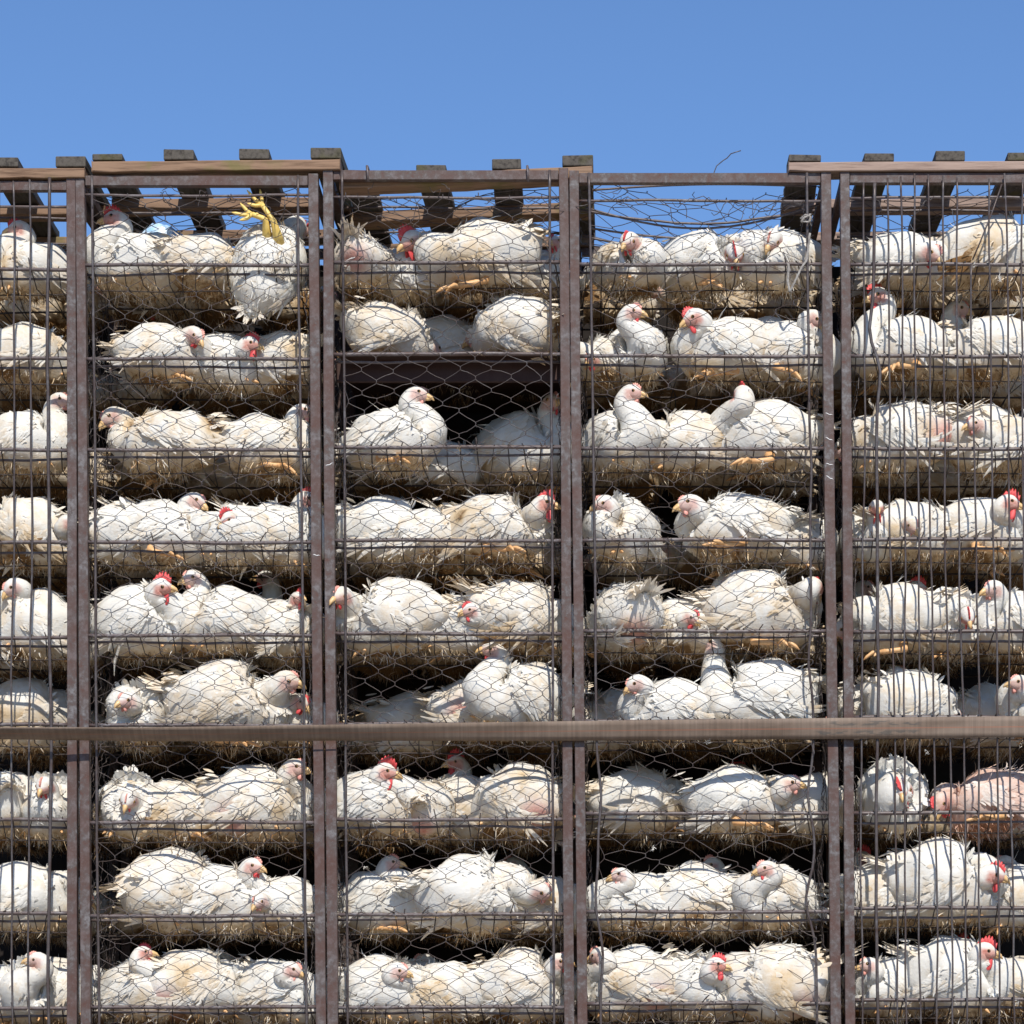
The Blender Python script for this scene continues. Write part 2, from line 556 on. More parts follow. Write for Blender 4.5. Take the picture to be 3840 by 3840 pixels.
cages = {}
for c in range(1, 6):
    pl, pr_, ytop = POST[c]
    ztop = zt(ytop)
    root = empty('cage_stack', ((W(pl[2], 0).x + W(pr_[3], 0).x) / 2, DEPTH / 2, BASE_Z))
    tag(root, CAGE_LABEL[c], 'cage', 'poultry cages stacked on the trailer')
    cages[c] = root
    off = Vector(root.location)

    def B(mb, name, mat, smooth=True, parent=None):
        par = parent or root
        o = mb.build(name, mat, par, smooth)
        if parent is None:
            o.location = -off
        return o
    for y0, y1 in ((-0.004, 0.030), (DEPTH - 0.03, DEPTH)):
        for p in (pl, pr_):
            o = build_post('post', p, ztop if p is pl or c != 1 else ztop, y0, y1, root)
            o.location = -off
    # top frame
    xa, xb = post_x(pl, ztop)[1] + 0.001, post_x(pr_, ztop)[0] - 0.001
    z0, z1 = zt(TOPBAR[c][1]), zt(TOPBAR[c][0])
    for y0, y1 in ((0.000, 0.026), (DEPTH - 0.026, DEPTH - 0.002)):
        mb = MB(); mb.box(xa, xb, y0, y1, z0, z1)
        bevel(B(mb, 'top_bar', M_POST, False), 0.0015)
    for p in (pl, pr_):
        a, b_ = post_x(p, ztop)
        mb = MB(); mb.box(a + 0.004, b_ - 0.004, 0.031, DEPTH - 0.031, z0 + 0.002, z1 - 0.002)
        B(mb, 'side_bar', M_POST, False)
    # thin rod under the top bar
    zz = zt(UPROD[c])
    mb = MB(); mb.tube([(xa - 0.002 + (xb - xa + .004) * t, 0.010, zz + float(wiggle(t, 0.003, c))) for t in np.linspace(0, 1, 16)], 0.0045, 8)
    B(mb, 'top_rod', M_RAIL)
    for yy in (0.26, 0.52):
        mb = MB(); mb.tube([(xa + (xb - xa) * t, yy, z0 - 0.006 - 0.03 * math.sin(math.pi * t) * (c == 4) * (1 + yy) + float(wiggle(t, 0.005, c + int(yy * 100)))) for t in np.linspace(0, 1, 16)], 0.004, 6)
        B(mb, 'roof_rod', M_RAIL)
    # tiers
    for r in range(1, NT + 1):
        z = railz(c, r)
        a, b_ = post_x(pl, z)[1], post_x(pr_, z)[0]
        a -= 0.003; b_ += 0.003
        t = np.linspace(0, 1, 22)
        mb = MB(); mb.tube(np.c_[a + (b_ - a) * t, 0.006 + 0 * t, z + wiggle(t, 0.0022, c * 20 + r)], 0.0062, 8)
        B(mb, 'front_rail', M_RAIL)
        z2 = z - RAIL2[c] / 607.0 + float(RNG.normal(0, 0.003))
        g = wiggle(t, 0.004, c * 20 + r + 500)
        mb = MB(); mb.tube(np.c_[a + (b_ - a) * t, 0.03 + 0 * t, z2 + g], 0.0042, 6)
        B(mb, 'lower_rail', M_RAIL)
        if c == 3 and r == 2:
            # the solid brown tray
            mb = MB()
            mb.box(a + 0.02, b_ - 0.012, 0.018, DEPTH - 0.04, z - 0.004, z + 0.001)
            mb.box(a + 0.02, b_ - 0.012, 0.0185, 0.0225, z + 0.0015, z + 0.010)
            bevel(B(mb, 'tray', M_TRAY, False), 0.001)
            mb = MB(); mb.box(a + 0.005, b_ - 0.002, 0.075, 0.090, z - 0.070, z - 0.006)
            bevel(B(mb, 'tray_board', M_TRAY, False), 0.002)
            continue
        gz = z - 0.052
        mb = MB()
        nx = int((b_ - a) / 0.046)
        for k in range(nx):
            x = a + (b_ - a) * (k + 0.5 + RNG.normal(0, 0.12)) / nx
            dx = RNG.normal(0, 0.03)
            up = RNG.choice([0.008, 0.014, 0.028], p=[0.55, 0.33, 0.12]) * RNG.uniform(0.7, 1.3)
            sx2 = RNG.normal(0, 0.5) * up
            mb.tube([(x + sx2, -0.001, z + up), (x, 0.0005, z + 0.004), (x + dx * .1, 0.014, z - 0.012), (x + dx * .3, 0.045, gz),
                     (x + dx, 0.30, gz + RNG.normal(0, .003)), (x + dx * 1.2, DEPTH - 0.04, gz)], 0.0019, 4, True)
        for yy in (0.10, 0.30, 0.56):
            mb.tube(np.c_[a + (b_ - a) * t, yy + wiggle(t, 0.004, r + int(yy * 100)), gz - 0.003 + wiggle(t, 0.003, r + int(yy * 77))], 0.0032 if yy > 0.2 else 0.0022, 4, False)
        tag(B(mb, 'floor_grid', M_FLOOR), kind='stuff')
    # added near-black sheet in place of the unlit cages behind, blocks light and sky
    zb1 = W(0, 500, DEPTH).z
    mb = MB(); mb.box(post_x(pl, 2.5)[0] - 0.05, post_x(pr_, 2.5)[1] + 0.05, DEPTH + 0.004 + 0.014 * (c % 2), DEPTH + 0.016 + 0.014 * (c % 2), BASE_Z, zb1)
    B(mb, 'shade_backing', M_BACK, False)
    # side netting
    for side, p in ((0, pl), (1, pr_)):
        def smap(u, v_, w_, p=p, side=side):
            a, b_ = post_x(p, v_)
            x = (b_ - 0.004) if side == 0 else (a + 0.004)
            return (x + (w_ * 1.6 + 0.006) * (1 if side == 0 else -1), u, v_)
        mb = hexnet(0.035, 0.5, BASE_Z + 0.15, zt(500), 0.07, 0.055, smap, c * 31 + side, r=0.0013, jit=0.006, warp=0.015, sides=3)
        tag(B(mb, 'side_netting', M_WIRE), kind='stuff')

    if c in (2, 3, 4):
        rods = {2: (175, 188, 563, 580), 3: (647, 657, 1038, 1046), 4: (1112, 1134, 1521, 1541)}[c]
        zt1 = zt(TOPBAR[c][0] + 2)
        for k in (0, 2):
            kinks = []
            if c == 4 and k == 2:
                kinks = [(zt(880), 0.006), (zt(1250), -0.012), (zt(1700), -0.030), (zt(1500), -0.02)]
            if c == 4 and k == 0:
                kinks = [(zt(1500), 0.012), (zt(1700), -0.012), (zt(1800), 0.01)]
            pts = bar_curve(W(rods[k], 0).x, W(rods[k + 1], 0).x, zt1, zt(1965), -0.010, 0.0022, c * 7 + k, 60, kinks)
            mb = MB(); mb.tube(pts, 0.0042, 8)
            B(mb, 'upright_rod', M_WIRE)

        def fmap(u, v_, w_, rods=rods):
            t = (zt(YT) - v_) / (zt(YT) - zt(YB))
            a = W(rods[0] + (rods[1] - rods[0]) * t, 0).x
            b_ = W(rods[2] + (rods[3] - rods[2]) * t, 0).x
            return (a + (b_ - a) * u / 0.65, -0.011 - w_, v_)
        cw, ch = {2: (0.108, 0.075), 3: (0.104, 0.071), 4: (0.118, 0.078)}[c]
        wr_ = {2: 0.012, 3: 0.009, 4: 0.020}[c]
        mb = hexnet(0.0, 0.65, zt(1975), zt(UPROD[c] + (60 if c == 4 else 4)), cw, ch, fmap, 60 + c, r=0.00108, warp=wr_, jit=0.004 if c < 4 else 0.007, drop=0.008 if c < 4 else 0.03)
        tag(B(mb, 'wire_netting', M_WIRE), kind='stuff')
    else:
        if c == 5:
            tops = [1630, 1651, 1673, 1701, 1725, 1750, 1776, 1801, 1833, 1865, 1896, 1926, 1955, 1985, 2015, 2040]
            bots = [1624, 1656, 1693, 1710, 1738, 1767, 1797, 1824, 1852, 1887, 1912, 1940, 1968, 1996, 2025, 2050]
            starts = [348, 348, 338, 336, 330, 332, 334, 336, 500, 340, 330, 338, 336, 334, 336, 338]
        else:
            tops = [-270, -235, -205, -170, -135, -100, -66, -33, 0, 28, 60, 94]
            bots = [-266, -232, -202, -168, -132, -98, -65, -34, -4, 24, 57, 95]
            starts = [345] * 10 + [342, 338]
        for k, (xt, xb_, st) in enumerate(zip(tops, bots, starts)):
            kinks = [(zt(690), 0.02), (zt(640), -0.025)] if (c == 5 and k == 1) else []
            rr = 0.0052 if (c == 5 and k == 1) or (c == 1 and k == 11) else 0.0031
            pts = bar_curve(W(xt, 0).x, W(xb_, 0).x, zt(st), zt(1990), -0.014, 0.0062, c * 70 + k, 60, kinks)
            mb = MB(); mb.tube(pts, rr, 8)
            B(mb, 'bar', M_WIRE)
        # one bar bent aside
        if c == 5:
            mb = MB(); mb.tube([W(1890, 348, -0.016), W(1872, 400, -0.019), W(1850, 455, -0.019), W(1835, 490, -0.016)], 0.0028, 6)
            B(mb, 'bent_bar', M_WIRE)
    # roof netting
    if c in (2, 3, 4, 5):
        sag = {2: 0.03, 3: 0.05, 4: 0.075, 5: 0.02}[c]

        def rmap(u, v_, w_, xa=xa, xb=xb, z0=z0, sag=sag, c=c):
            t = u / 0.7
            return (xa + (xb - xa) * t, 0.03 + v_, z0 - 0.012 - sag * math.sin(math.pi * min(max(t, 0), 1)) * (0.4 + v_) + w_ * 2.5)
        mb = hexnet(0, 0.7, 0.0, 0.72, 0.11, 0.10, rmap, 200 + c, r=0.0013, jit=0.010, warp=0.03 if c == 4 else 0.02, drop=0.05)
        tag(B(mb, 'roof_netting', M_WIRE), kind='stuff')
    # loose tie wires hanging round the upper rod
    mb = MB()
    rg = np.random.default_rng(c * 11)
    for k in range({1: 3, 2: 9, 3: 10, 4: 26, 5: 4}[c]):
        x = xa + (xb - xa) * rg.uniform(0.05, 0.95)
        z_ = zz + rg.normal(0, 0.006)
        L = rg.uniform(0.03, 0.10) * (1.6 if c == 4 else 1)
        pts = []
        cx_, cz_ = 0, 0
        ang = rg.uniform(0, 6.28)
        for q in range(9):
            pts.append((x + cx_, -0.004 + 0.010 * math.sin(q * 1.3), z_ + cz_))
            ang += rg.normal(0, 0.7)
            cx_ += math.cos(ang) * L / 8
            cz_ += math.sin(ang) * L / 8 - L / 22
        mb.tube(pts, 0.0012, 4, False)
    tag(B(mb, 'tie_wire', M_WIRE), kind='stuff')
    if c == 4:
        for (x0f, y0f, x1f, y1f, sg) in ((1100, 360, 1540, 352, -8), (1105, 392, 1545, 386, 42), (1110, 430, 1380, 452, 6)):
            pts = [W(x0f + (x1f - x0f) * t, y0f + (y1f - y0f) * t + sg * math.sin(math.pi * t), 0.12) for t in np.linspace(0, 1, 14)]
            mb = MB(); mb.tube(pts, 0.0036, 6)
            B(mb, 'sagging_rod', M_RAIL)
    if c == 3:
        for fx in (693, 995):
            x = W(fx, 0).x
            mb = MB(); mb.tube([(x + .004, 0.03, zt(322)), (x, 0.012, zt(313)), (x, -0.010, zt(315)), (x + 0.003, -0.011, zt(345))], 0.0042, 6)
            B(mb, 'hook', M_RAIL)
    # scratches on the posts
    for (cc, p, fx, fy, w_, tl) in ((4, 1, 1573, 780, 18, 4), (4, 1, 1573, 826, 20, 6), (4, 1, 1574, 875, 18, 3), (4, 1, 1575, 898, 16, 8), (3, 0, 622, 880, 14, -6), (2, 1, 597, 1047, 14, 2)):
        if cc == c:
            a, b_ = post_x(POST[c][p], zt(fy))
            mb = MB()
            pts = [(a + 0.004 + (b_ - a - 0.008) * t, -0.0045, zt(fy + tl * t) + 0.0012 * math.sin(9 * t)) for t in np.linspace(0, 1, 7)]
            mb.tube(pts, [0.0004, 0.0011, 0.0016, 0.0012, 0.0017, 0.001, 0.0003], 4)
            B(mb, 'chalk_mark', M_MARK)

# ------------------------------------------------------------------ pallets
def pallet(label, bearer_f, slats, zoff_back, y_front, mat_b, dep=0.76, brows=(0.0, 0.36, 0.70)):
    """bearer_f: (x0, x1, ytop_left, ytop_right, ybot_left, ybot_right), slats: (x0, x1, ytop)"""
    x0, x1 = W(bearer_f[0], 0, y_front).x, W(bearer_f[1], 0, y_front).x
    zl, zr = W(0, bearer_f[2], y_front).z, W(0, bearer_f[3], y_front).z
    hb = zl - W(0, bearer_f[4], y_front).z
    root = empty('wooden_pallet', ((x0 + x1) / 2, y_front + dep / 2, zl - hb))
    off = Vector(root.location)
    tag(root, label, 'pallet', 'pallets laid on top of the cages')
    rg = np.random.default_rng(int(abs(bearer_f[0])) + 3)
    for k, yb in enumerate(brows):
        mb = MB()
        n = 12
        V, F = [], []
        dz = rg.normal(0, 0.002)
        for i in range(n + 1):
            t = i / n
            x = x0 + (x1 - x0) * t
            zt_ = zl + (zr - zl) * t - zoff_back * yb + dz
            e = [rg.normal(0, 0.0011) for _ in range(4)]
            V += [(x, y_front + yb, zt_ - hb + e[0]), (x, y_front + yb + 0.085, zt_ - hb + e[1]), (x, y_front + yb + 0.085, zt_ + min(e[2], 0) - 0.001), (x, y_front + yb, zt_ + min(e[3], 0) - 0.001)]
        for i in range(n):
            for q in range(4):
                q2 = (q + 1) % 4
                F.append((i * 4 + q, i * 4 + q2, (i + 1) * 4 + q2, (i + 1) * 4 + q))
        F += [(0, 1, 2, 3), (n * 4 + 3, n * 4 + 2, n * 4 + 1, n * 4)]
        mb.add(V, F)
        o = mb.build('bearer', mat_b, root, False)
        o.location = -off
        bevel(o, 0.003, 2)
    for (s0, s1, sy) in slats:
        sa, sb = W(s0, 0, y_front).x, W(s1, 0, y_front).x
        t = ((sa + sb) / 2 - x0) / (x1 - x0)
        zb = zl + (zr - zl) * t + 0.001
        zt_ = max(W(0, sy, y_front).z, zb + 0.012)
        th = zt_ - zb
        mb = MB()
        n = 8
        V, F = [], []
        sk = rg.normal(0, 0.006)
        for i in range(n + 1):
            y = y_front + 0.002 + (dep + rg.normal(0, .004) * (i == n)) * i / n
            dzz = -zoff_back * (y - y_front)
            e = rg.normal(0, 0.001, 4)
            xs = sk * i / n
            V += [(sa + xs + e[0], y, zb + dzz + 0.001), (sb + xs + e[1], y, zb + dzz + 0.001), (sb + xs + e[1], y, zt_ + dzz + e[2]), (sa + xs + e[0], y, zt_ + dzz + e[3])]
        for i in range(n):
            for q in range(4):
                q2 = (q + 1) % 4
                F.append((i * 4 + q, (i + 1) * 4 + q, (i + 1) * 4 + q2, i * 4 + q2))
        F += [(0, 1, 2, 3), (n * 4 + 3, n * 4 + 2, n * 4 + 1, n * 4)]
        mb.add(V, F)
        o = mb.build('slat', M_SLAT, root, False)
        o.location = -off
        bevel(o, 0.003, 2)
    return root


pallet('weathered pallet of dark slats above the sparse-barred cage', (-300, 160, 315, 315, 334, 334), [(-300, -243, 296), (-160, -103, 296), (-24, 34, 296), (104, 160, 294)], 0.0, -0.012, M_BEAR)
pallet('mossy pallet with a greenish brown front bearer above the upturned hen', (173, 642, 303, 299, 323, 320), [(173, 230, 289), (308, 365, 281), (450, 507, 280), (587, 643, 278)], 0.0, -0.012, M_BEAR)
pallet('tilted pallet sunk behind the top bar of the brown-tray cage', (640, 1118, 334, 312, 356, 336), [(648, 704, 320), (785, 841, 310), (928, 983, 299), (1061, 1118, 293)], 0.0, 0.032, M_BEAR)
pallet('greyed pallet with a pale front bearer above the close-barred cage', (1488, 1985, 305, 303, 323, 323), [(1488, 1549, 291), (1630, 1687, 288), (1765, 1820, 284), (1902, 1960, 287)], 0.0, -0.012, M_BEARG)

# ------------------------------------------------------------------ strap
mb = MB()
SN = 120
V, F, UV = [], [], []
xs0, xs1 = -420, 2160


def interp(x, tab):
    return float(np.interp(x, [a for a, _ in tab], [b_ for _, b_ in tab]))


for i in range(SN + 1):
    fx = xs0 + (xs1 - xs0) * i / SN
    d = -interp(fx, [(-420, 0.07), (0, 0.085), (150, 0.065), (400, 0.06), (600, 0.05), (1070, 0.034), (1580, 0.032), (2160, 0.03)])
    yt_ = interp(fx, [(-420, 1380), (0, 1375), (300, 1375), (600, 1370), (1060, 1362), (1400, 1357), (1932, 1351), (2160, 1350)])
    yb_ = interp(fx, [(-420, 1396), (0, 1393), (300, 1397), (600, 1396), (1060, 1397), (1400, 1395), (1932, 1391), (2160, 1391)])
    hgt = (yb_ - yt_) / 607.0
    full = 0.066
    lean = math.sqrt(max(full ** 2 - hgt ** 2, 0))
    ctr = W(fx, (yt_ + yb_) / 2, d)
    for j in range(5):
        t = j / 4 - 0.5
        crv = 0.0012 * (1 - 4 * t * t)
        V.append((ctr.x, ctr.y - lean * t * 0.85 - crv, ctr.z + hgt * t))
        UV.append(((fx + 0) / 1932.0 - 0.0, j / 4, 0))
for i in range(SN):
    for j in range(4):
        a = i * 5 + j
        F.append((a, a + 5, a + 6, a + 1))
mb.add(V, F)
strap = mb.build('load_strap', M_STRAP)
at = strap.data.attributes.new('strap_uv', 'FLOAT_VECTOR', 'POINT')
at.data.foreach_set('vector', np.array(UV, float).ravel())
so = strap.modifiers.new('thickness', 'SOLIDIFY'); so.thickness = 0.0022
tag(strap, 'long brown webbing strap stretched level across the fronts of all cages', 'strap')

# ------------------------------------------------------------------ small loose things
mb = MB(); mb.tube([W(1344, 338, 0.03), W(1347, 326, 0.03), W(1352, 313, 0.03), W(1364, 303, 0.032), W(1372, 298, 0.03), W(1379, 290, 0.03), W(1388, 287, 0.028), W(1398, 284, 0.028)], 0.0017, 5)
tag(mb.build('loose_wire', M_WIRE), 'single stray wire poking up from the top bar of the palletless cage', 'wire')


def rope(pts, r, seed, name, label):
    mb = MB()
    P = np.array([tuple(p) for p in pts])
    t = np.linspace(0, len(P) - 1, len(P) * 7)
    Q = np.stack([np.interp(t, np.arange(len(P)), P[:, k]) for k in range(3)], 1)
    rg = np.random.default_rng(seed)
    for s in range(3):
        a = t * 7 + s * 2.09
        mb.tube(Q + r * 0.55 * np.c_[np.cos(a), np.sin(a) * 0.6, np.sin(a) * 0.5], r * 0.62, 5)
    for k in range(26):
        q = Q[rg.integers(len(Q))]
        d = rg.normal(0, 1, 3); d /= np.linalg.norm(d)
        mb.tube([q, q + d * 0.007, q + d * 0.012 + (0, 0, -0.004)], 0.0006, 3, False)
    tag(mb.build(name, M_ROPE), label, 'rope')


rope([W(1511, 412, -.020), W(1520, 405, -.026), W(1530, 409, -.022), W(1527, 419, -.027), W(1512, 418, -.026), W(1517, 411, -.03), W(1529, 404, -.02)], 0.0038, 1, 'rope_knot', 'grey rope knot tied high on the upright rod of the palletless cage')
rope([W(1528, 440, -.022), W(1522, 492, -.024), W(1512, 505, -.026), W(1498, 535, -.026), W(1490, 551, -.024), W(1486, 530, -.026), W(1488, 505, -.026), W(1487, 497, -.02), W(1490, 512, -.026)], 0.0036, 2, 'rope_loop', 'frayed grey rope end looped over the top rail of the palletless cage')

# blue and white plastic packet
rg = np.random.default_rng(4)
mb = MB(); V, F = [], []
NX, NY = 12, 8
ctr = W(300, 430, 0.27)
for i in range(NX + 1):
    for j in range(NY + 1):
        u, w_ = i / NX - 0.5, j / NY - 0.5
        V.append((ctr.x + u * 0.14, ctr.y + w_ * 0.10 + rg.normal(0, .003), ctr.z - 0.03 + 0.045 * (1 - (2 * u) ** 2) * (1 - (2 * w_) ** 2) + rg.normal(0, 0.004) + 0.04 * w_))
for i in range(NX):
    for j in range(NY):
        a = i * (NY + 1) + j
        F.append((a, a + NY + 1, a + NY + 2, a + 1))
mb.add(V, F)
o = mb.build('plastic_packet', M_PACK, None, False)
so = o.modifiers.new('thickness', 'SOLIDIFY'); so.thickness = 0.004
tag(o, 'crumpled blue and white plastic packet lying behind the hen with red comb', 'packet')


# ------------------------------------------------------------------ hens
def catmull(P, n):
    P = np.asarray(P, float)
    m = len(P)
    Pe = np.vstack([2 * P[0] - P[1], P, 2 * P[-1] - P[-2]])
    ts = np.linspace(0, m - 1, n)
    i = np.minimum(ts.astype(int), m - 2)
    t = (ts - i)[:, None]
    p0, p1, p2, p3 = Pe[i], Pe[i + 1], Pe[i + 2], Pe[i + 3]
    return 0.5 * (2 * p1 + (p2 - p0) * t + (2 * p0 - 5 * p1 + 4 * p2 - p3) * t ** 2 + (3 * p1 - p0 - 3 * p2 + p3) * t ** 3)


def unit(v):
    v = np.asarray(v, float)
    return v / (np.linalg.norm(v, axis=-1, keepdims=True) + 1e-12)


ST_T = np.array([0.0, 0.38, 0.76, 1.0])
ST_W = np.array([0.30, 0.95, 0.88, 0.22])


def feathers(P, N, T, L, Wd, lift, curl, rg, nvar=0.22, dirt=0.0, tip=0.12):
    """leaf-shaped feather quads, all at once"""
    n = len(P)
    N = unit(N); T = unit(T - N * np.sum(T * N, 1)[:, None])
    Bv = np.cross(N, T)
    L = np.broadcast_to(L, n); Wd = np.broadcast_to(Wd, n); lift = np.broadcast_to(lift, n); curl = np.broadcast_to(curl, n)
    V = np.zeros((n, 8, 3)); NN = np.zeros((n, 8, 3)); Dd = np.zeros((n, 8))
    rn = rg.normal(0, nvar, (n, 3))
    tw = rg.normal(0, 0.18, n)
    dirt = np.broadcast_to(dirt, n)
    rag = 1 + rg.normal(0, 0.12, (n, 8))
    for s in range(4):
        h = L * (lift * ST_T[s] - curl * ST_T[s] ** 2)
        c = P + T * (L * ST_T[s])[:, None] + N * h[:, None] + Bv * (tw * L * ST_T[s] ** 2)[:, None]
        for k, sd in enumerate((-1, 1)):
            i = s * 2 + k
            V[:, i] = c + Bv * (sd * 0.5 * Wd * ST_W[s] * rag[:, i])[:, None] - N * (0.06 * Wd * ST_W[s])[:, None]
            NN[:, i] = unit(N + rn + Bv * sd * 0.20 + T * (0.10 * ST_T[s]))
            Dd[:, i] = dirt + tip * ST_T[s]
    q = np.array([(0, 2, 3, 1), (2, 4, 5, 3), (4, 6, 7, 5)])
    F = (np.arange(n)[:, None, None] * 8 + q[None]).reshape(-1, 4)
    return V.reshape(-1, 3), F, NN.reshape(-1, 3), Dd.ravel()


def strands(P, Dr, L, Wd, rg, dirt):
    """thin drooping down clumps: two quads each"""
    n = len(P)
    Dr = unit(Dr)
    S = unit(np.cross(Dr, rg.normal(0, 1, (n, 3))))
    want = unit(rg.normal(0, 0.5, (n, 3)) + np.c_[P[:, :2] * 6, np.full(n, 0.15)])
    S = np.where((np.sum(np.cross(S, Dr) * want, 1) < 0)[:, None], -S, S)
    side = rg.normal(0, 0.35, (n, 3)) * L[:, None]
    V = np.zeros((n, 6, 3))
    mid = P + Dr * (L * 0.55)[:, None] + side * 0.3
    end = P + Dr * L[:, None] + side
    V[:, 0] = P - S * (Wd * 0.5)[:, None]; V[:, 1] = P + S * (Wd * 0.5)[:, None]
    V[:, 2] = mid - S * (Wd * 0.42)[:, None]; V[:, 3] = mid + S * (Wd * 0.42)[:, None]
    V[:, 4] = end - S * (Wd * 0.06)[:, None]; V[:, 5] = end + S * (Wd * 0.06)[:, None]
    q = np.array([(0, 1, 3, 2), (2, 3, 5, 4)])
    F = (np.arange(n)[:, None, None] * 6 + q[None]).reshape(-1, 4)
    NN = np.repeat(unit(np.cross(S, Dr) + 0.6 * want), 6, 0)
    return V.reshape(-1, 3), F, NN, np.repeat(dirt, 6)


def np_mesh(name, V, F, NN=None, attrs=None, mat=None):
    me = bpy.data.meshes.new(name)
    me.from_pydata(np.asarray(V, np.float32), [], np.asarray(F, np.int32))
    me.polygons.foreach_set('use_smooth', np.ones(len(me.polygons), bool))
    for k, a in (attrs or {}).items():
        at = me.attributes.new(k, 'FLOAT', 'POINT')
        at.data.foreach_set('value', np.asarray(a, np.float32))
    me.update()
    if NN is not None:
        me.normals_split_custom_set_from_vertices(np.asarray(NN, np.float32))
    if mat:
        me.materials.append(mat)
    return me


def blobs(P, centres, rad):
    out = np.zeros(len(P))
    for c_, a in centres:
        out += a * np.exp(-np.sum((P - c_) ** 2, 1) / rad ** 2)
    return out


def uvball(c_, r, nu=8, nv=6):
    V = [(c_[0] + r[0] * math.sin(math.pi * j / nv) * math.cos(2 * math.pi * i / nu), c_[1] + r[1] * math.sin(math.pi * j / nv) * math.sin(2 * math.pi * i / nu), c_[2] + r[2] * math.cos(math.pi * j / nv)) for j in range(nv + 1) for i in range(nu)]
    F = [(j * nu + i, (j + 1) * nu + i, (j + 1) * nu + (i + 1) % nu, j * nu + (i + 1) % nu) for j in range(nv) for i in range(nu)]
    return V, F


def hen_parts(spec):
    """build the meshes of one hen in its own frame (x forward, z up, floor at z = 0)"""
    rg = np.random.default_rng(spec['seed'])
    s = spec.get('s', 1.0)
    H = np.asarray(spec['head'], float) / s
    hd = unit(spec['hdir'])
    tu = spec.get('tu', 0.3)
    fat = spec.get('fat', 1.0) * rg.uniform(0.95, 1.05)
    sit = not spec.get('inverted')
    hump = spec.get('hump', 0.0)
    hs = 1.06
    T5 = np.array([0.112, 0.0, 0.112 * spec.get('kz', 1.0)])
    dist = np.linalg.norm(H - T5)
    mx = 0.245
    if dist > mx:
        H = T5 + (H - T5) / dist * mx; dist = mx
    b0 = unit(unit(H - T5) * 0.85 + np.array([0.18, 0, 0.40]))
    if dist < 0.05:
        b0 = unit(np.array([0.5, 0, 0.5]) + unit(H - T5))
    hup = unit(np.array([0, 0, 1.0]) - hd * hd[2])
    Hn = H - hd * 0.016 - hup * 0.014
    e = unit(-hd * 0.45 - hup * 0.9)
    c1 = T5 + b0 * dist * 0.42; c2 = Hn + e * dist * 0.33

    def bez(t):
        return (1 - t) ** 3 * T5 + 3 * (1 - t) ** 2 * t * c1 + 3 * (1 - t) * t ** 2 * c2 + t ** 3 * Hn
    kz = spec.get('kz', 1.0)
    pts = [(-0.190, 0, 0.120 + 0.05 * tu), (-0.162, 0, 0.116 + 0.03 * tu), (-0.108, 0, 0.106 + 0.012 * tu), (-0.015, 0, 0.101), (0.064, 0, 0.094), tuple(T5)]
    rad = [(0.010, 0.010), (0.043, 0.038), (0.084 * fat, 0.076 + .01 * tu), (0.110 * fat, 0.099), (0.098 * fat, 0.090), (0.070, 0.062)]
    if sit:
        pts = [(x_, y_, z_ * kz) for x_, y_, z_ in pts[:5]] + [pts[5]]
        rad = [(a_, b_ * kz) for a_, b_ in rad]
    for t, r in ((0.33, 0.050), (0.62, 0.039), (0.86, 0.0325)):
        pts.append(tuple(bez(t))); rad.append((r, r * 1.03))
    pts += [tuple(H - hd * 0.004 * hs), tuple(H + hd * 0.016 * hs), tuple(H + hd * 0.031 * hs), tuple(H + hd * 0.037 * hs)]
    rad += [(0.0262 * hs, 0.0282 * hs), (0.0225 * hs, 0.0235 * hs), (0.0125 * hs, 0.0135 * hs), (0.003, 0.003)]
    NR, NV = 52, 22
    C = catmull(pts, NR) ; R = np.maximum(catmull(np.array(rad), NR), 0.002)
    Tn = unit(np.gradient(C, axis=0))
    up = np.array([0, 0, 1.0])
    ups, sides = [], []
    for i in range(NR):
        up = unit(up - Tn[i] * np.dot(up, Tn[i]))
        ups.append(up); sides.append(np.cross(up, Tn[i]))
    U, S = np.array(ups), np.array(sides)
    # roll the head end upright
    a = np.arange(NV) * 2 * math.pi / NV
    V = C[:, None] + R[:, 0, None, None] * np.cos(a)[None, :, None] * S[:, None] + R[:, 1, None, None] * np.sin(a)[None, :, None] * U[:, None]
    sd_ = spec['seed']
    lump = 0.0055 * (np.sin(V[..., 0] * 52 + sd_) * np.sin(V[..., 1] * 47 + 2 * sd_) + 0.7 * np.sin(V[..., 2] * 66 + 1.3 * sd_ + 21 * V[..., 0]) + 0.6 * np.sin(V[..., 0] * 33 - V[..., 2] * 41 + 0.7 * sd_))
    lump = lump + 0.010 * np.exp(-((V[..., 0] - 0.01) / 0.09) ** 2 - ((V[..., 2] / max(spec.get('kz', 1.0), .8) - 0.125) / 0.035) ** 2)
    um = np.linspace(0, len(pts) - 1, NR)
    torso = np.clip((6.0 - um) / 1.5, 0, 1)
    Nv = np.cos(a)[None, :, None] * S[:, None] + np.sin(a)[None, :, None] * U[:, None]
    V = V + Nv * (lump * torso[:, None])[..., None]
    if sit:
        fl = 0.006
        low = V[..., 2] < fl
        V[..., 2] = np.where(low, fl + (V[..., 2] - fl) * 0.25, V[..., 2])
    F = [(i * NV + k, i * NV + (k + 1) % NV, (i + 1) * NV + (k + 1) % NV, (i + 1) * NV + k) for i in range(NR - 1) for k in range(NV)]
    dl = spec.get('dirt', 0.3)
    cs = [(np.array([rg.uniform(-0.18, 0.12), rg.choice([-1, 1]) * rg.uniform(0.02, 0.11), rg.uniform(0.0, 0.16)]), rg.uniform(0.2, 0.8) * (0.45 + dl)) for _ in range(6)]
    if spec.get('stain') is not None:
        cs.append((np.array(spec['stain'], float), 1.1))

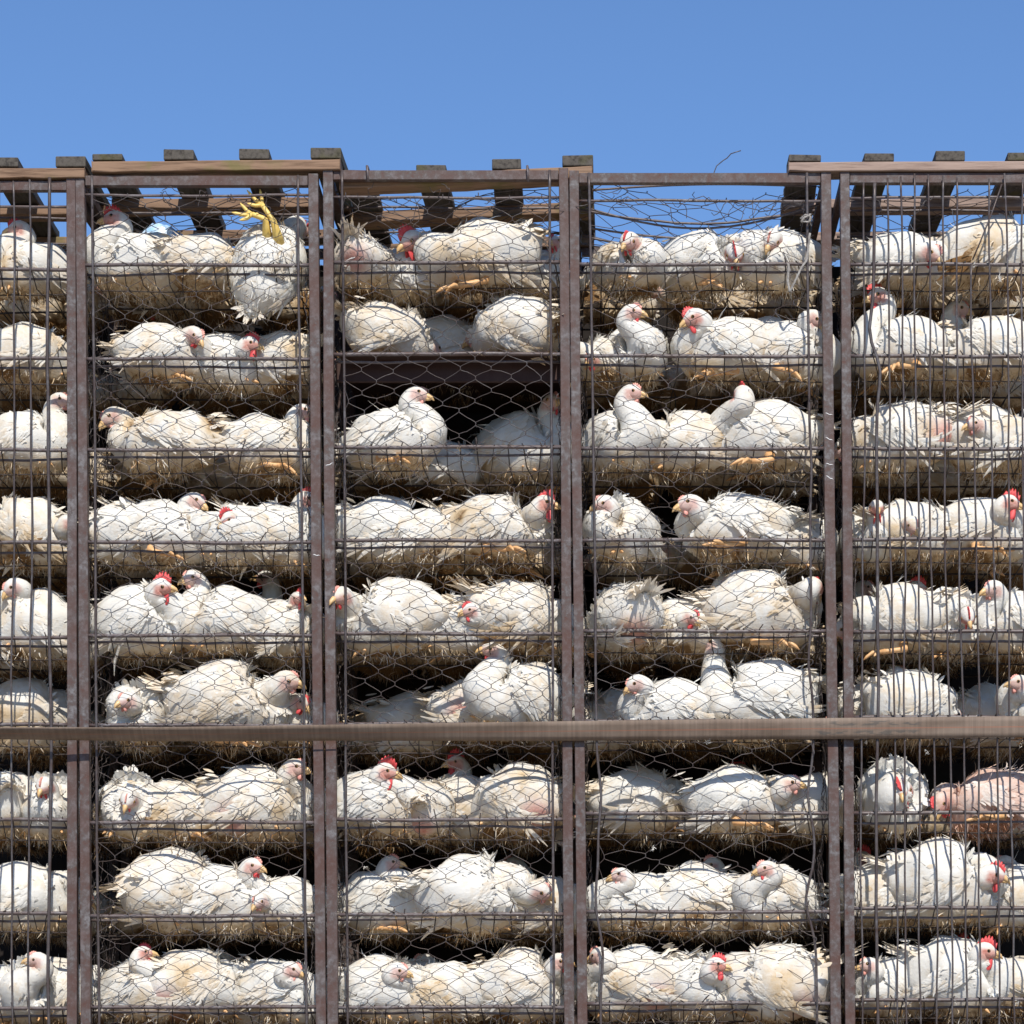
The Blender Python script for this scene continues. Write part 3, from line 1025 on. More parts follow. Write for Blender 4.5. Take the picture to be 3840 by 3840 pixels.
    def dirt_of(P):
        z = P[:, 2] + (0.0 if sit else 0.2)
        d = -0.13 + dl * 0.42 + 0.85 * np.clip((0.060 - z) / 0.06, 0, 1.2) + 0.06 * np.clip((-0.13 - P[:, 0]) / 0.06, 0, 1)
        if spec.get('bald'):
            d = d + 0.36 * np.clip((P[:, 0] + 0.10) / 0.08, 0, 1)
        return d + blobs(P, cs, 0.045)
    Vf = V.reshape(-1, 3)
    # bare face
    rel = (Vf - (H + hd * 0.016)) / hs
    along = rel @ hd; hgt = rel @ hup
    lat = np.linalg.norm(rel - np.outer(along, hd) - np.outer(hgt, hup), axis=1)
    face = np.clip((along + 0.032) / 0.010, 0, 1) * np.clip((0.012 - hgt) / 0.008, 0, 1) * np.clip((hgt + 0.030) / 0.010, 0, 1) * (np.repeat(um, NV) > 7.0)
    face = np.clip(face, 0, 1) * (0.55 + 0.45 * min(1, spec['comb'] * 1.4))
    barec = spec.get('bare')
    skin = face.copy()
    if barec is not None:
        skin = np.maximum(skin, np.clip(1.6 * np.exp(-np.sum((Vf - np.array(barec)) ** 2, 1) / 0.042 ** 2), 0, 0.95))
    mat = M_BALD if spec.get('bald') else M_PLUME
    out = {}
    out['body'] = np_mesh('body', Vf, np.array(F), None, {'dirt': dirt_of(Vf) + 0.06, 'skin': skin}, mat)

    # ---- plumage over the body
    dU = np.gradient(V, axis=0)
    dV = np.roll(V, -1, 1) - np.roll(V, 1, 1)
    NT_ = unit(np.cross(dV, dU))
    NT_ = np.where(np.sum(NT_ * Nv, -1, keepdims=True) < -0.2, -NT_, NT_)
    TU = -unit(dU)
    def sample(n, u0, u1, pw=1.0):
        uu = u0 + (u1 - u0) * rg.random(n * 3)
        i = uu / (len(pts) - 1) * (NR - 1)
        i0 = np.clip(i.astype(int), 0, NR - 2)
        w_ = R[i0].mean(1) / 0.105
        keep = rg.random(len(uu)) < np.clip(w_, 0.12, 1)
        i, i0 = i[keep][:n], i0[keep][:n]
        fr = (i - i0)[:, None]
        k = rg.random(len(i)) * NV
        k0 = k.astype(int) % NV; k1 = (k0 + 1) % NV; fk = (k - k.astype(int))[:, None]
        P = (V[i0, k0] * (1 - fr) + V[i0 + 1, k0] * fr) * (1 - fk) + (V[i0, k1] * (1 - fr) + V[i0 + 1, k1] * fr) * fk
        N = unit(NT_[i0, k0] * (1 - fk) + NT_[i0, k1] * fk)
        return P, N, unit(TU[i0, k0] * (1 - fk) + TU[i0, k1] * fk), i * (len(pts) - 1) / (NR - 1)
    VV, FF, NNs, DD = [], [], [], []

    def push(r):
        n0 = sum(len(x) for x in VV)
        VV.append(r[0]); FF.append(r[1] + n0); NNs.append(r[2]); DD.append(r[3])
    messy = spec.get('messy', 0.25) * 0.6
    dens = spec.get('dens', 1.0) * (0.75 if spec.get('bald') else 1.0)
    P, N, T, uu = sample(int(950 * dens), 0.4, 5.6)
    if sit:
        keep = P[:, 2] > 0.012
        P, N, T, uu = P[keep], N[keep], T[keep], uu[keep]
    if barec is not None:
        keep = np.sum((P - np.array(barec)) ** 2, 1) > 0.033 ** 2
        P, N, T, uu = P[keep], N[keep], T[keep], uu[keep]
    n = len(P)
    T = unit(T + np.array([0, 0, -0.35]) * np.clip((0.13 - P[:, 2]) / 0.1, 0, 1)[:, None] + rg.normal(0, 0.12 + 0.25 * messy, (n, 3)))
    Lf = np.interp(uu, [0, 1, 2.5, 4, 5.6], [0.022, 0.028, 0.032, 0.030, 0.024]) * rg.uniform(0.75, 1.25, n)
    curlb = np.interp(uu, [0, 1, 2, 3, 4, 5.6], [0.30, 0.24, 0.16, 0.11, 0.11, 0.15])
    lift = 0.055 + messy * rg.random(n) ** 6 * 0.7
    push(feathers(P - N * 0.002, N, T, Lf, Lf * rg.uniform(0.36, 0.55, n), lift, curlb, rg, 0.05 + .06 * messy, dirt_of(P) + rg.normal(0, 0.07, n), 0.07))
    P, N, T, uu = sample(int(330 * dens), 5.4, 8.6)
    rel2 = (P - (H + hd * 0.016)) / hs
    kp = ~(((rel2 @ hd) > -0.030) & ((rel2 @ hup) < 0.012) & ((rel2 @ hup) > -0.028) & (uu > 7.0))
    P, N, T, uu = P[kp], N[kp], T[kp], uu[kp]
    n = len(P)
    Lf = np.interp(uu, [5.4, 7, 8.6], [0.026, 0.019, 0.012]) * rg.uniform(0.8, 1.2, n)
    push(feathers(P - N * 0.001, N, unit(T + rg.normal(0, 0.12, (n, 3))), Lf, Lf * 0.42, 0.16, 0.13, rg, 0.16, -0.06 + dl * 0.2 + rg.normal(0, 0.06, n), 0.04))
    # the crown of the head
    P, N, T, uu = sample(70, 8.6, 10.2)
    rel2 = (P - (H + hd * 0.016)) / hs
    keep = ((rel2 @ hup) > 0.013) | ((rel2 @ hd) < -0.030)
    if keep.any():
        P, N, T = P[keep], N[keep], T[keep]
        push(feathers(P - N * 0.001, N, T, 0.010, 0.006, 0.06, 0.1, rg, 0.1, -0.1, 0.0))
    # soiled down along the belly
    nb = int(spec.get('fringe', 1100))
    P, N, T, uu = sample(nb * 3, 0.6, 5.2)
    keep = (N[:, 2] < 0.15) if sit else (rg.random(len(P)) < 0.25)
    P, N = P[keep][:nb], N[keep][:nb]
    keep = P[:, 2] < 0.034 if sit else np.ones(len(P), bool)
    P, N = P[keep], N[keep]
    n = len(P)
    if n:
        dr = unit(N * 0.40 + np.array([-0.20, 0, -0.75]) + rg.normal(0, 0.38, (n, 3)))
        Lg = rg.uniform(0.010, 0.034, n)
        push(strands(P, dr, Lg, rg.uniform(0.0012, 0.0036, n), rg, 0.50 + dl * 0.40 + rg.normal(0.1, 0.36, n)))
    # loose fluff standing off the rump and back
    nf_ = int(40 + 420 * max(0, messy - 0.25))
    P, N, T, uu = sample(nf_, 0.4, 3.4)
    if sit:
        kp = P[:, 2] > 0.03
        P, N, T = P[kp], N[kp], T[kp]
    n = len(P)
    push(strands(P, unit(N * (0.35 + 0.5 * messy) + T * 0.9 + rg.normal(0, 0.35, (n, 3))), rg.uniform(0.014, 0.038, n), rg.uniform(0.0015, 0.0050, n), rg, dirt_of(P) + rg.normal(0, 0.1, n)))
    # tail fan
    tf = spec.get('tail', 1.0)
    nt_ = 24
    if tf > 0:
        sp = np.linspace(-1, 1, nt_)
        base = np.array([-0.160, 0, (0.122 + 0.035 * tu) * kz])
        P = base + np.c_[np.zeros(nt_), sp * 0.022, -np.abs(sp) * 0.010]
        dirv = unit(np.c_[-np.ones(nt_) * (1 - 0.45 * tu), sp * (0.30 + 0.35 * messy), np.full(nt_, 0.15 + 1.0 * tu) - np.abs(sp) * 0.25] + rg.normal(0, 0.10 + 0.12 * messy, (nt_, 3)))
        Nt = unit(np.c_[0.5 * np.ones(nt_) * (0.3 + tu), sp * 0.8, np.ones(nt_)])
        r_ = feathers(P, Nt, dirv, 0.070 * tf * (1 + 0.5 * max(tu, 0)) * rg.uniform(0.5, 1.15, nt_), 0.0115, 0.05, 0.06, rg, 0.10, -0.02 + dl * 0.35, 0.28)
        out['tail'] = np_mesh('tail', r_[0], r_[1], r_[2], {'dirt': r_[3], 'skin': np.zeros(len(r_[3]))}, mat)
        # coverts over the tail root
        nc = 40
        P = base + np.c_[rg.uniform(-0.01, 0.05, nc), rg.normal(0, 0.028, nc), rg.normal(0.012, 0.016, nc)]
        dv = unit(np.c_[-np.ones(nc), rg.normal(0, 0.4, nc), rg.uniform(-0.2, 0.5, nc) + 0.6 * tu])
        push(feathers(P, unit(P - (base + np.array([0.03, 0, -0.03]))), dv, 0.040, 0.015, 0.10 + .3 * messy, 0.1, rg, 0.12, 0.05 + dl * 0.4 + rg.normal(0, .08, nc)))
    Vp, Fp, Np_, Dp = np.concatenate(VV), np.concatenate(FF), np.concatenate(NNs), np.concatenate(DD)
    out['plumage'] = np_mesh('plumage', Vp, Fp, Np_, {'dirt': Dp, 'skin': np.zeros(len(Dp))}, mat)

    # ---- wings
    droop = spec.get('droop', 0.0)
    for sd in (1, -1):
        rows = []
        sh = np.array([0.075, 0.088 * fat, 0.142])       # shoulder
        tip_ = np.array([-0.165, 0.058, 0.120 - 0.05 * droop])
        ax = tip_ - sh
        L_ = np.linalg.norm(ax); ax = ax / L_
        P, N, T, Lw, Ww, Ds = [], [], [], [], [], []
        dn = unit(np.array([-0.10, 0.35, -0.93]))
        for row, (o0, o1, nfe, lw, ww, zoff, lf) in enumerate((
                (0.30, 0.62, 14, 0.120, 0.013, 0.062, 0.003), (0.10, 0.55, 18, 0.085, 0.014, 0.050, 0.005),
                (0.04, 0.52, 24, 0.055, 0.014, 0.032, 0.006), (0.00, 0.50, 28, 0.038, 0.013, 0.014, 0.006), (0.0, 0.42, 24, 0.028, 0.012, -0.002, 0.006))):
            for k in range(nfe):
                t = o0 + (o1 - o0) * (k + rg.uniform(-0.3, 0.3)) / max(nfe - 1, 1)
                p = sh + ax * L_ * t + dn * (zoff + rg.normal(0, 0.003))
                # wrap round the flank
                yb = 0.110 * fat * math.sqrt(max(0.05, 1 - ((p[2] - 0.101) / 0.107) ** 2)) * math.sqrt(max(0.1, 1 - ((p[0] + 0.0) / 0.21) ** 2))
                p[1] = yb + 0.003 + lf * 0.5
                P.append(p)
                N.append((0.0, 1.0, (p[2] - 0.10) * 8.0))
                T.append(ax * 1.0 + dn * (0.50 - 0.42 * (row == 0) - 0.25 * (row == 1)) + rg.normal(0, 0.05 + 0.12 * messy, 3))
                Lw.append(lw * rg.uniform(0.85, 1.15)); Ww.append(ww)
                Ds.append(-0.08 + dl * 0.42 + (0.12 if row == 0 else 0) + rg.normal(0, 0.07))
        P, N, T = np.array(P), unit(np.array(N)), unit(np.array(T))
        if sit:
            P[:, 2] *= kz
        P[:, 1] *= sd; N[:, 1] *= sd; T[:, 1] *= sd
        dd = np.array(Ds) + blobs(P, cs, 0.045)
        r_ = feathers(P, N, T, np.array(Lw), np.array(Ww), 0.035 + 0.06 * messy * rg.random(len(P)), 0.02 + 2.0 * np.array(Lw), rg, 0.05, dd, 0.10)
        out.setdefault('wing', []).append(np_mesh('wing', r_[0], r_[1], r_[2], {'dirt': r_[3], 'skin': np.zeros(len(r_[3]))}, mat))

    # ---- head parts
    lat_ = np.cross(hup, hd)

    def hp(f_, l_, u_):
        return H + hs * (hd * f_ + lat_ * l_ + hup * u_)
    mb = MB()
    mb.tube([hp(0.026, 0, 0.001), hp(0.036, 0, 0.001), hp(0.047, 0, -0.003), hp(0.056, 0, -0.011)], [0.0108, 0.0092, 0.0062, 0.0014], 8)
    mb.tube([hp(0.026, 0, -0.007), hp(0.036, 0, -0.008), hp(0.046, 0, -0.010)], [0.0078, 0.0060, 0.0018], 8)
    out['beak'] = mb.mesh('beak'); out['beak'].materials.append(M_BEAK)
    comb = spec['comb']
    mb = MB()
    nteeth = 6
    prof = []
    hgt_c = 0.003 + 0.025 * comb
    nst = nteeth * 4
    for i in range(nst + 1):
        t = i / nst
        f_ = 0.031 - 0.058 * t * (0.55 + 0.45 * comb)
        env = math.sin(math.pi * min(1, 0.16 + t * 0.80)) ** 0.7
        tooth = (0.58 + 0.42 * abs(math.cos(math.pi * t * nteeth)))
        base_u = 0.010 + 0.0125 * math.sin(math.pi * min(1, t * 0.75 + 0.12))
        prof.append((f_, base_u, base_u + hgt_c * env * tooth + 0.001))
    bend = rg.normal(0, 0.35) * comb
    V2, F2 = [], []
    for f_, b_, t_ in prof:
        th = 0.0035
        dl2 = bend * (t_ - b_)
        V2 += [hp(f_, -th, b_ - 0.003), hp(f_, th, b_ - 0.003), hp(f_, th * 0.6 + dl2 * .6, (b_ + t_) / 2), hp(f_, 0.0012 + dl2, t_), hp(f_, -0.0012 + dl2, t_), hp(f_, -th * 0.6 + dl2 * .6, (b_ + t_) / 2)]
    for i in range(nst):
        for k in range(6):
            k2 = (k + 1) % 6
            F2.append((i * 6 + k, i * 6 + k2, (i + 1) * 6 + k2, (i + 1) * 6 + k))
    F2 += [(0, 1, 2, 3, 4, 5)[::-1], tuple(range(nst * 6, nst * 6 + 6))]
    mb.add(V2, F2)
    out['comb'] = mb.mesh('comb'); out['comb'].materials.append(M_COMB if comb > 0.4 else M_PALECOMB)
    out['wattle'] = []
    for sd in (1, -1):
        wl = 0.006 + 0.017 * comb
        mb = MB()
        v_, f_ = uvball((0, 0, 0), (1, 1, 1), 8, 6)
        v_ = np.array(v_)
        zz_ = v_[:, 2]
        wdt = 0.0055 + 0.0045 * comb
        P = np.array([hp(0.021 + x * wdt * (1.0 - 0.25 * z), sd * 0.0065 + y * 0.0032 + sd * 0.003 * (1 - z) * comb, -0.014 - wl * 0.75 + z * wl) for x, y, z in v_])
        mb.add(P, f_)
        w_ = mb.mesh('wattle'); w_.materials.append(M_COMB if comb > 0.25 else M_PALECOMB)
        out['wattle'].append(w_)
    out['eye'] = []
    for sd in (1, -1):
        mb = MB()
        cpt = np.zeros(3)
        v_, f_ = uvball((0, 0, 0), (1, 1, 1), 8, 6)
        mb.add([hp(0.011 + x * 0.0062, sd * (0.0222 + y * 0.0042), 0.0035 + z * 0.0058) for x, y, z in np.array(v_)], f_)
        nf = len(mb.f)
        v_, f_ = uvball((0, 0, 0), (1, 1, 1), 8, 6)
        mb.add([hp(0.011 + x * 0.0034, sd * (0.0252 + y * 0.0022), 0.0035 + z * 0.0036) for x, y, z in np.array(v_)], f_)
        e_ = mb.mesh('eye'); e_.materials.append(M_EYE); e_.materials.append(M_PUPIL)
        mi = np.zeros(len(e_.polygons), np.int32); mi[nf:] = 1
        e_.polygons.foreach_set('material_index', mi)
        out['eye'].append(e_)
    # ---- legs
    out['leg'] = []
    for sd in (1, -1):
        mb = MB()
        if spec.get('inverted'):
            spread = 0.03 * sd
            hip = np.array([0.040, 0.015 + 0.022 * sd, 0.03]); hock = np.array([0.080, -0.004 + 0.014 * sd, -0.040]); foot = np.array([0.098 + 0.022 * sd, -0.052 + 0.010 * sd, -0.055])
            fwd = unit(np.array([0.10 + 0.38 * sd, -1.0, 0.0])); dn_ = unit(np.array([0.0, -0.1, -1.0]))
        else:
            fz = rg.uniform(-0.012, 0.012)
            fx_ = rg.uniform(0.02, 0.065)
            out_y = (0.052 + 0.055 * min(spec.get('legs', 0.0), 1.0)) * sd
            if not spec.get('legs') and rg.random() > 0.12:
                out_y = 0.028 * sd; fz = 0.04
            hip = np.array([-0.02, 0.060 * sd, 0.055]); hock = np.array([-0.035 + fx_ * 0.2, out_y, 0.028]); foot = np.array([fx_, out_y + 0.012 * sd, 0.020 + fz * 0.6])
            fwd = unit(np.array([1.0, 0.25 * sd, -0.05 - 0.45 * rg.random() * (rg.random() < 0.4)])); dn_ = np.array([0, 0, -1.0])
        mb.tube([hip, (hip + hock) / 2, hock, hock * 0.7 + foot * 0.3, hock * 0.35 + foot * 0.65, foot], [0.020, 0.016, 0.0105, 0.0088, 0.0082, 0.0090], 8)
        latf = np.cross(fwd, dn_)
        for ang, ln in ((-0.72, 0.046), (0.0, 0.062), (0.72, 0.048), (math.pi, 0.022)):
            d_ = unit(fwd * math.cos(ang) + latf * math.sin(ang))
            cr = rg.uniform(0.0, 0.7)
            p0 = foot; p1 = foot + d_ * ln * 0.5 - dn_ * 0.003; p2 = foot + d_ * ln * 0.85 + dn_ * ln * 0.25 * cr; p3 = foot + d_ * ln * 1.05 + dn_ * ln * 0.5 * cr
            mb.tube([p0, p1, p2, p3], [0.0072, 0.0064, 0.0052, 0.0012], 6)
        l_ = mb.mesh('leg'); l_.materials.append(M_YLEG if spec.get('inverted') else M_LEG)
        out['leg'].append(l_)
    return out


def place(parts, name, mat4, only=None):
    root = empty(name)
    root.matrix_world = mat4
    for k, v in parts.items():
        if only and k not in only:
            continue
        for me in (v if isinstance(v, list) else [v]):
            o = link(k, me, None, root)
            if k == 'plumage':
                o['kind'] = 'stuff'
    return root


HENS = []


def hen(c, r, bx, yaw, hx=None, hy=None, hyaw=None, comb=0.1, d=None, **kw):
    HENS.append(dict(c=c, r=r, bx=bx, yaw=yaw, hx=hx, hy=hy, hyaw=hyaw, comb=comb, d=d, **kw))


# column 1 -----------------------------------------------------------------
hen(1, 1, 72, 205, 36, 433, 190, .5, hp=-10, s=1.05, look='white')
hen(1, 2, 62, 35, s=1.0, tail=.5, dirt=.5)
hen(1, 3, 52, -12, 112, 757, -15, .1, tu=.6, hp=-5)
hen(1, 4, 42, 170, tail=.8, dirt=.55)
hen(1, 4, 118, -20, 128, 985, 0, .3, d=.17, s=.9)
hen(1, 5, 72, 185, 25, 1108, 200, .15, hp=-50)
hen(1, 5, 150, 0, 128, 1150, -10, .7, d=.24, s=.8, hp=-25)
hen(1, 6, 55, 25, d=.32, dirt=.7, s=1.08)
hen(1, 7, 12, 110, 32, 1472, 200, .3, d=.2)
hen(1, 7, 92, -85, 84, 1482, -105, .4, hp=-35, d=.2)
hen(1, 8, 62, 15, d=.19, s=1.05, dirt=.2)
hen(1, 8, 120, 30, d=.40, dirt=.2)
hen(1, 9, 66, -100, 72, 1812, 185, .2, d=.19, hp=0)
hen(1, 9, -20, 20, d=.16)
hen(1, 9, 140, 10, d=.24, tu=.8)
hen(1, 3, -70, 10, d=.18); hen(1, 5, -60, 180, d=.16); hen(1, 7, -80, 30, d=.16); hen(1, 4, -120, 0, d=.2); hen(1, 2, -110, 60, d=.2)
# column 2 -----------------------------------------------------------------
hen(2, 1, 250, 205, 218, 415, 188, .75, hp=-8, s=1.12, dirt=.2)
hen(2, 1, 385, 30, s=1.0, d=.17, dirt=.65, tail=.6)
hen(2, 1, 505, 0, inverted=True, d=.10, dirt=.15)
hen(2, 1, 330, 30, 295, 577, 200, .9, d=.42, low=True)
hen(2, 2, 310, 5, 368, 633, -25, .3, hp=-45, s=.98, dirt=.35)
hen(2, 2, 425, 0, 470, 650, -8, .9, d=.23, hp=-8, s=.95, dirt=.1)
hen(2, 2, 550, 140, d=.26, dirt=.45, messy=.5)
hen(2, 3, 310, 178, 212, 787, 195, .15, hp=-40, s=1.12, tu=.5, dirt=.4)
hen(2, 3, 500, 0, 570, 778, 0, .2, hp=-5, tu=.6, d=.16, dirt=.4)
hen(2, 4, 205, 40, d=.17, s=.92, dirt=.15)
hen(2, 4, 300, 0, 368, 946, -10, .2, hp=-20, s=1.0, d=.13, legs=.6, dirt=.25)
hen(2, 4, 440, 190, 432, 980, 215, .95, hp=-30, d=.13, s=.9, dirt=.3)
hen(2, 4, 535, 5, 577, 943, 5, .8, hp=0, d=.18, tu=1.0, messy=.5, dirt=.2)
hen(2, 5, 258, -12, 303, 1108, -8, .9, hp=-12, s=1.05, dirt=.15)
hen(2, 5, 430, 190, 364, 1092, 215, .1, hp=-12, d=.14, s=1.05, dirt=.35)
hen(2, 5, 520, 120, 503, 1092, 170, .3, hp=0, d=.28, dirt=.1)
hen(2, 5, 555, 30, 562, 1130, -50, .7, d=.18, s=.85, dirt=.4)
hen(2, 6, 262, 250, 240, 1322, 225, .2, hp=-25, d=.18, dirt=.3)
hen(2, 6, 435, 0, 541, 1285, -8, .2, hp=-10, s=1.2, tu=.5, dirt=.55, d=.15, messy=.4)
hen(2, 6, 560, -10, 566, 1325, -15, .5, hp=-35, d=.22, s=.9, dirt=.6)
hen(2, 7, 235, -80, 242, 1508, -95, .3, hp=-50, d=.19, dirt=.3)
hen(2, 7, 345, 10, None, None, None, .1, tu=1.0, d=.16, s=.95, dirt=.55, messy=.5)
hen(2, 7, 395, 15, None, None, None, .1, tu=.9, d=.24, s=.9, dirt=.5, messy=.6)
hen(2, 7, 490, 8, 556, 1450, -10, .25, hp=-12, s=1.12, d=.16, dirt=.55, bare=(-.09, -.085, .05), tu=.6)
hen(2, 8, 325, 40, s=1.2, d=.19, dirt=.55, tail=1.0, tu=-.3, hump=1)
hen(2, 8, 430, -5, 476, 1635, -20, .35, hp=-15, d=.14, s=1.0, dirt=.2)
hen(2, 8, 545, 190, 489, 1700, 235, .1, hp=-40, d=.14, s=.92, dirt=.2)
hen(2, 9, 240, -25, 268, 1800, 10, .6, hp=10, d=.14, s=.95, dirt=.35)
hen(2, 9, 375, 20, s=1.12, d=.16, dirt=.5, hump=1, bare=(-.12, -.07, .05))
hen(2, 9, 520, -15, 549, 1830, -5, .25, hp=-10, d=.16, s=1.0, dirt=.15)
hen(2, 9, 455, 20, 420, 1812, 180, .2, d=.34, dirt=.1)
# column 3 -----------------------------------------------------------------
hen(3, 1, 692, 85, d=.20, tu=1.0, messy=.8, dirt=.45, bare=(-.17, 0, .09), s=.95)
hen(3, 1, 905, 178, 776, 455, 215, .95, hp=-25, s=1.22, d=.17, dirt=.4, tail=.5, legs=.5)
hen(3, 1, 770, 150, d=.30, dirt=.1, s=1.0)
hen(3, 1, 1040, 200, 1048, 460, 240, .5, d=.28, s=.85)
hen(3, 2, 738, 40, d=.19, dirt=.6, messy=.4, lift=.056)
hen(3, 2, 845, 10, d=.38, dirt=.15, lift=.056, s=1.1)
hen(3, 2, 965, 140, d=.19, dirt=.55, messy=.5, stain=(-.19, .0, .11), s=1.08, lift=.056)
hen(3, 3, 722, -18, 785, 746, -5, .15, hp=-8, s=1.08, d=.13, dirt=.15)
hen(3, 3, 985, -30, 1042, 762, -60, .3, hp=-10, d=.34, s=1.15, dirt=.2)
hen(3, 3, 845, 20, d=.36, dirt=.1, s=.8)
hen(3, 4, 715, 15, d=.22, s=1.05, dirt=.15)
hen(3, 4, 810, 5, d=.16, s=.95, dirt=.3)
hen(3, 4, 940, -8, 1027, 952, -8, .85, hp=-8, s=1.08, d=.15, tu=1.0, messy=.5, dirt=.5, legs=1.0)
hen(3, 5, 740, 180, 644, 1125, 235, .3, hp=-10, s=1.12, d=.14, dirt=.45)
hen(3, 5, 860, 195, 890, 1152, 195, .45, hp=-20, d=.17, s=.9, dirt=.2)
hen(3, 5, 1005, 25, s=1.1, d=.16, dirt=.6, messy=.9, tu=.8)
hen(3, 5, 1085, 60, d=.22, messy=.6, s=.9)
hen(3, 6, 985, 205, 931, 1225, 190, .3, hp=-12, s=1.08, d=.15, dirt=.35, stand=.035)
hen(3, 6, 915, 5, d=.27, s=1.05, dirt=.55, tu=.4, bare=(-.08, -.09, .09), stand=.02)
hen(3, 6, 790, 20, d=.44, dirt=.7)
hen(3, 7, 690, -15, 727, 1456, -8, .95, hp=-10, s=1.08, d=.15, dirt=.3)
hen(3, 7, 822, 85, d=.20, s=.92, dirt=.6, messy=.7, bare=(-.15, .02, .05))
hen(3, 7, 865, 150, 862, 1440, 200, .95, d=.32, hp=-5)
hen(3, 7, 962, 145, s=1.12, d=.19, dirt=.6, messy=.4, hump=1, bare=(-.13, .06, .06))
hen(3, 8, 705, -20, 735, 1630, 5, .35, hp=0, d=.24, dirt=.1)
hen(3, 8, 905, -2, 1018, 1680, -15, .2, hp=-30, s=1.15, d=.15, dirt=.3, tu=.5, messy=.4, hump=1)
hen(3, 8, 970, 60, 968, 1632, 180, .4, d=.45, dirt=.1)
hen(3, 8, 1062, 20, d=.20, dirt=.7, s=.9)
hen(3, 9, 700, -10, 750, 1832, -8, .2, hp=-12, s=1.0, d=.14, dirt=.25)
hen(3, 9, 800, 100, 800, 1815, 190, .25, hp=-5, d=.30, dirt=.15)
hen(3, 9, 835, 180, None, None, None, .1, tu=1.2, tail=1.3, d=.14, s=.95, dirt=.45)
hen(3, 9, 990, 0, 1055, 1815, -15, .3, hp=-5, d=.15, s=1.02, dirt=.45)
# column 4 -----------------------------------------------------------------
hen(4, 1, 1180, -60, 1187, 455, -120, .45, hp=-40, d=.17, dirt=.3, s=1.05)
hen(4, 1, 1330, -30, 1386, 478, -85, .9, hp=-55, d=.16, dirt=.2, s=1.08)
hen(4, 1, 1480, 215, 1456, 453, 250, .35, hp=-45, d=.17, dirt=.15, s=1.1)
hen(4, 2, 1200, -75, 1192, 590, -15, .3, hp=-8, d=.18, dirt=.15)
hen(4, 2, 1370, 188, 1310, 600, 195, .6, hp=-25, d=.14, s=1.08, dirt=.3)
hen(4, 2, 1455, 30, d=.25, s=1.1, hump=1, dirt=.2)
hen(4, 2, 1500, -15, 1538, 602, -15, .3, hp=-40, d=.15, s=.95, dirt=.2, legs=.8)
hen(4, 2, 1125, 200, 1116, 680, 230, .4, d=.16, s=.8, hp=-40, dirt=.4, low=True)
hen(4, 3, 1168, -55, 1190, 742, -12, .25, hp=-5, d=.16, s=1.05, dirt=.2)
hen(4, 3, 1290, 175, None, None, None, .1, d=.18, dirt=.55, tu=.2)
hen(4, 3, 1455, 178, 1402, 745, 110, .6, hp=0, d=.14, s=1.12, dirt=.3, tu=.4, legs=1.0)
hen(4, 4, 1165, 235, 1140, 950, 200, .2, hp=-25, d=.17, dirt=.15)
hen(4, 4, 1385, 178, 1302, 952, 192, .2, hp=-18, s=1.15, d=.14, dirt=.15, tu=.3, tail=1.3, messy=.8, legs=1.0)
hen(4, 4, 1520, -10, 1545, 990, -20, .15, hp=-35, d=.26, s=.85, dirt=.1)
hen(4, 4, 1500, 60, d=.40, dirt=.2)
hen(4, 5, 1195, 110, d=.18, s=1.1, messy=1.0, tu=.8, dirt=.3, bare=(-.15, .04, .06))
hen(4, 5, 1290, 5, 1302, 1165, -20, .5, hp=-30, d=.19, s=.85, dirt=.4)
hen(4, 5, 1335, -5, 1374, 1097, -8, .5, hp=-10, d=.27, dirt=.2)
hen(4, 5, 1435, 0, 1535, 1108, 60, .55, hp=-30, d=.14, s=1.15, dirt=.5, legs=.5)
hen(4, 6, 1265, 188, 1200, 1290, 195, .1, hp=-30, d=.14, s=1.0, dirt=.1)
hen(4, 6, 1465, 180, 1347, 1218, 170, .15, hp=45, d=.14, s=1.12, dirt=.12, long=True)
hen(4, 6, 1160, 200, d=.40, dirt=.3)
hen(4, 7, 1190, 20, d=.34, s=1.08, dirt=.45)
hen(4, 7, 1400, 2, 1488, 1480, -5, .15, hp=-5, s=1.1, d=.18, dirt=.2, legs=.8)
hen(4, 7, 1560, 30, 1558, 1495, -30, .9, d=.24, s=.9)
hen(4, 7, 1390, 90, 1395, 1455, 180, .9, d=.46)
hen(4, 8, 1195, 200, 1172, 1652, 188, .15, hp=-5, d=.18, s=.95, dirt=.15)
hen(4, 8, 1300, 175, d=.16, s=1.0, dirt=.35)
hen(4, 8, 1345, 120, 1345, 1632, 195, .4, hp=-5, d=.29, dirt=.2)
hen(4, 8, 1485, 215, 1447, 1640, 190, .3, hp=-12, d=.16, s=1.0, dirt=.2)
hen(4, 8, 1400, 15, d=.22, s=.9, dirt=.55)
hen(4, 9, 1190, 175, 1132, 1803, 150, .3, hp=-10, d=.15, s=1.05, tu=.9, dirt=.35, bare=(-.10, .08, .06))
hen(4, 9, 1315, -35, 1350, 1822, -8, .75, hp=-8, d=.16, s=1.0, dirt=.15)
hen(4, 9, 1420, 130, 1414, 1812, 195, .5, d=.28, hp=-5)
hen(4, 9, 1470, 175, None, None, None, .1, tu=1.0, tail=1.2, d=.14, s=1.12, dirt=.45, bare=(-.12, .09, .06))
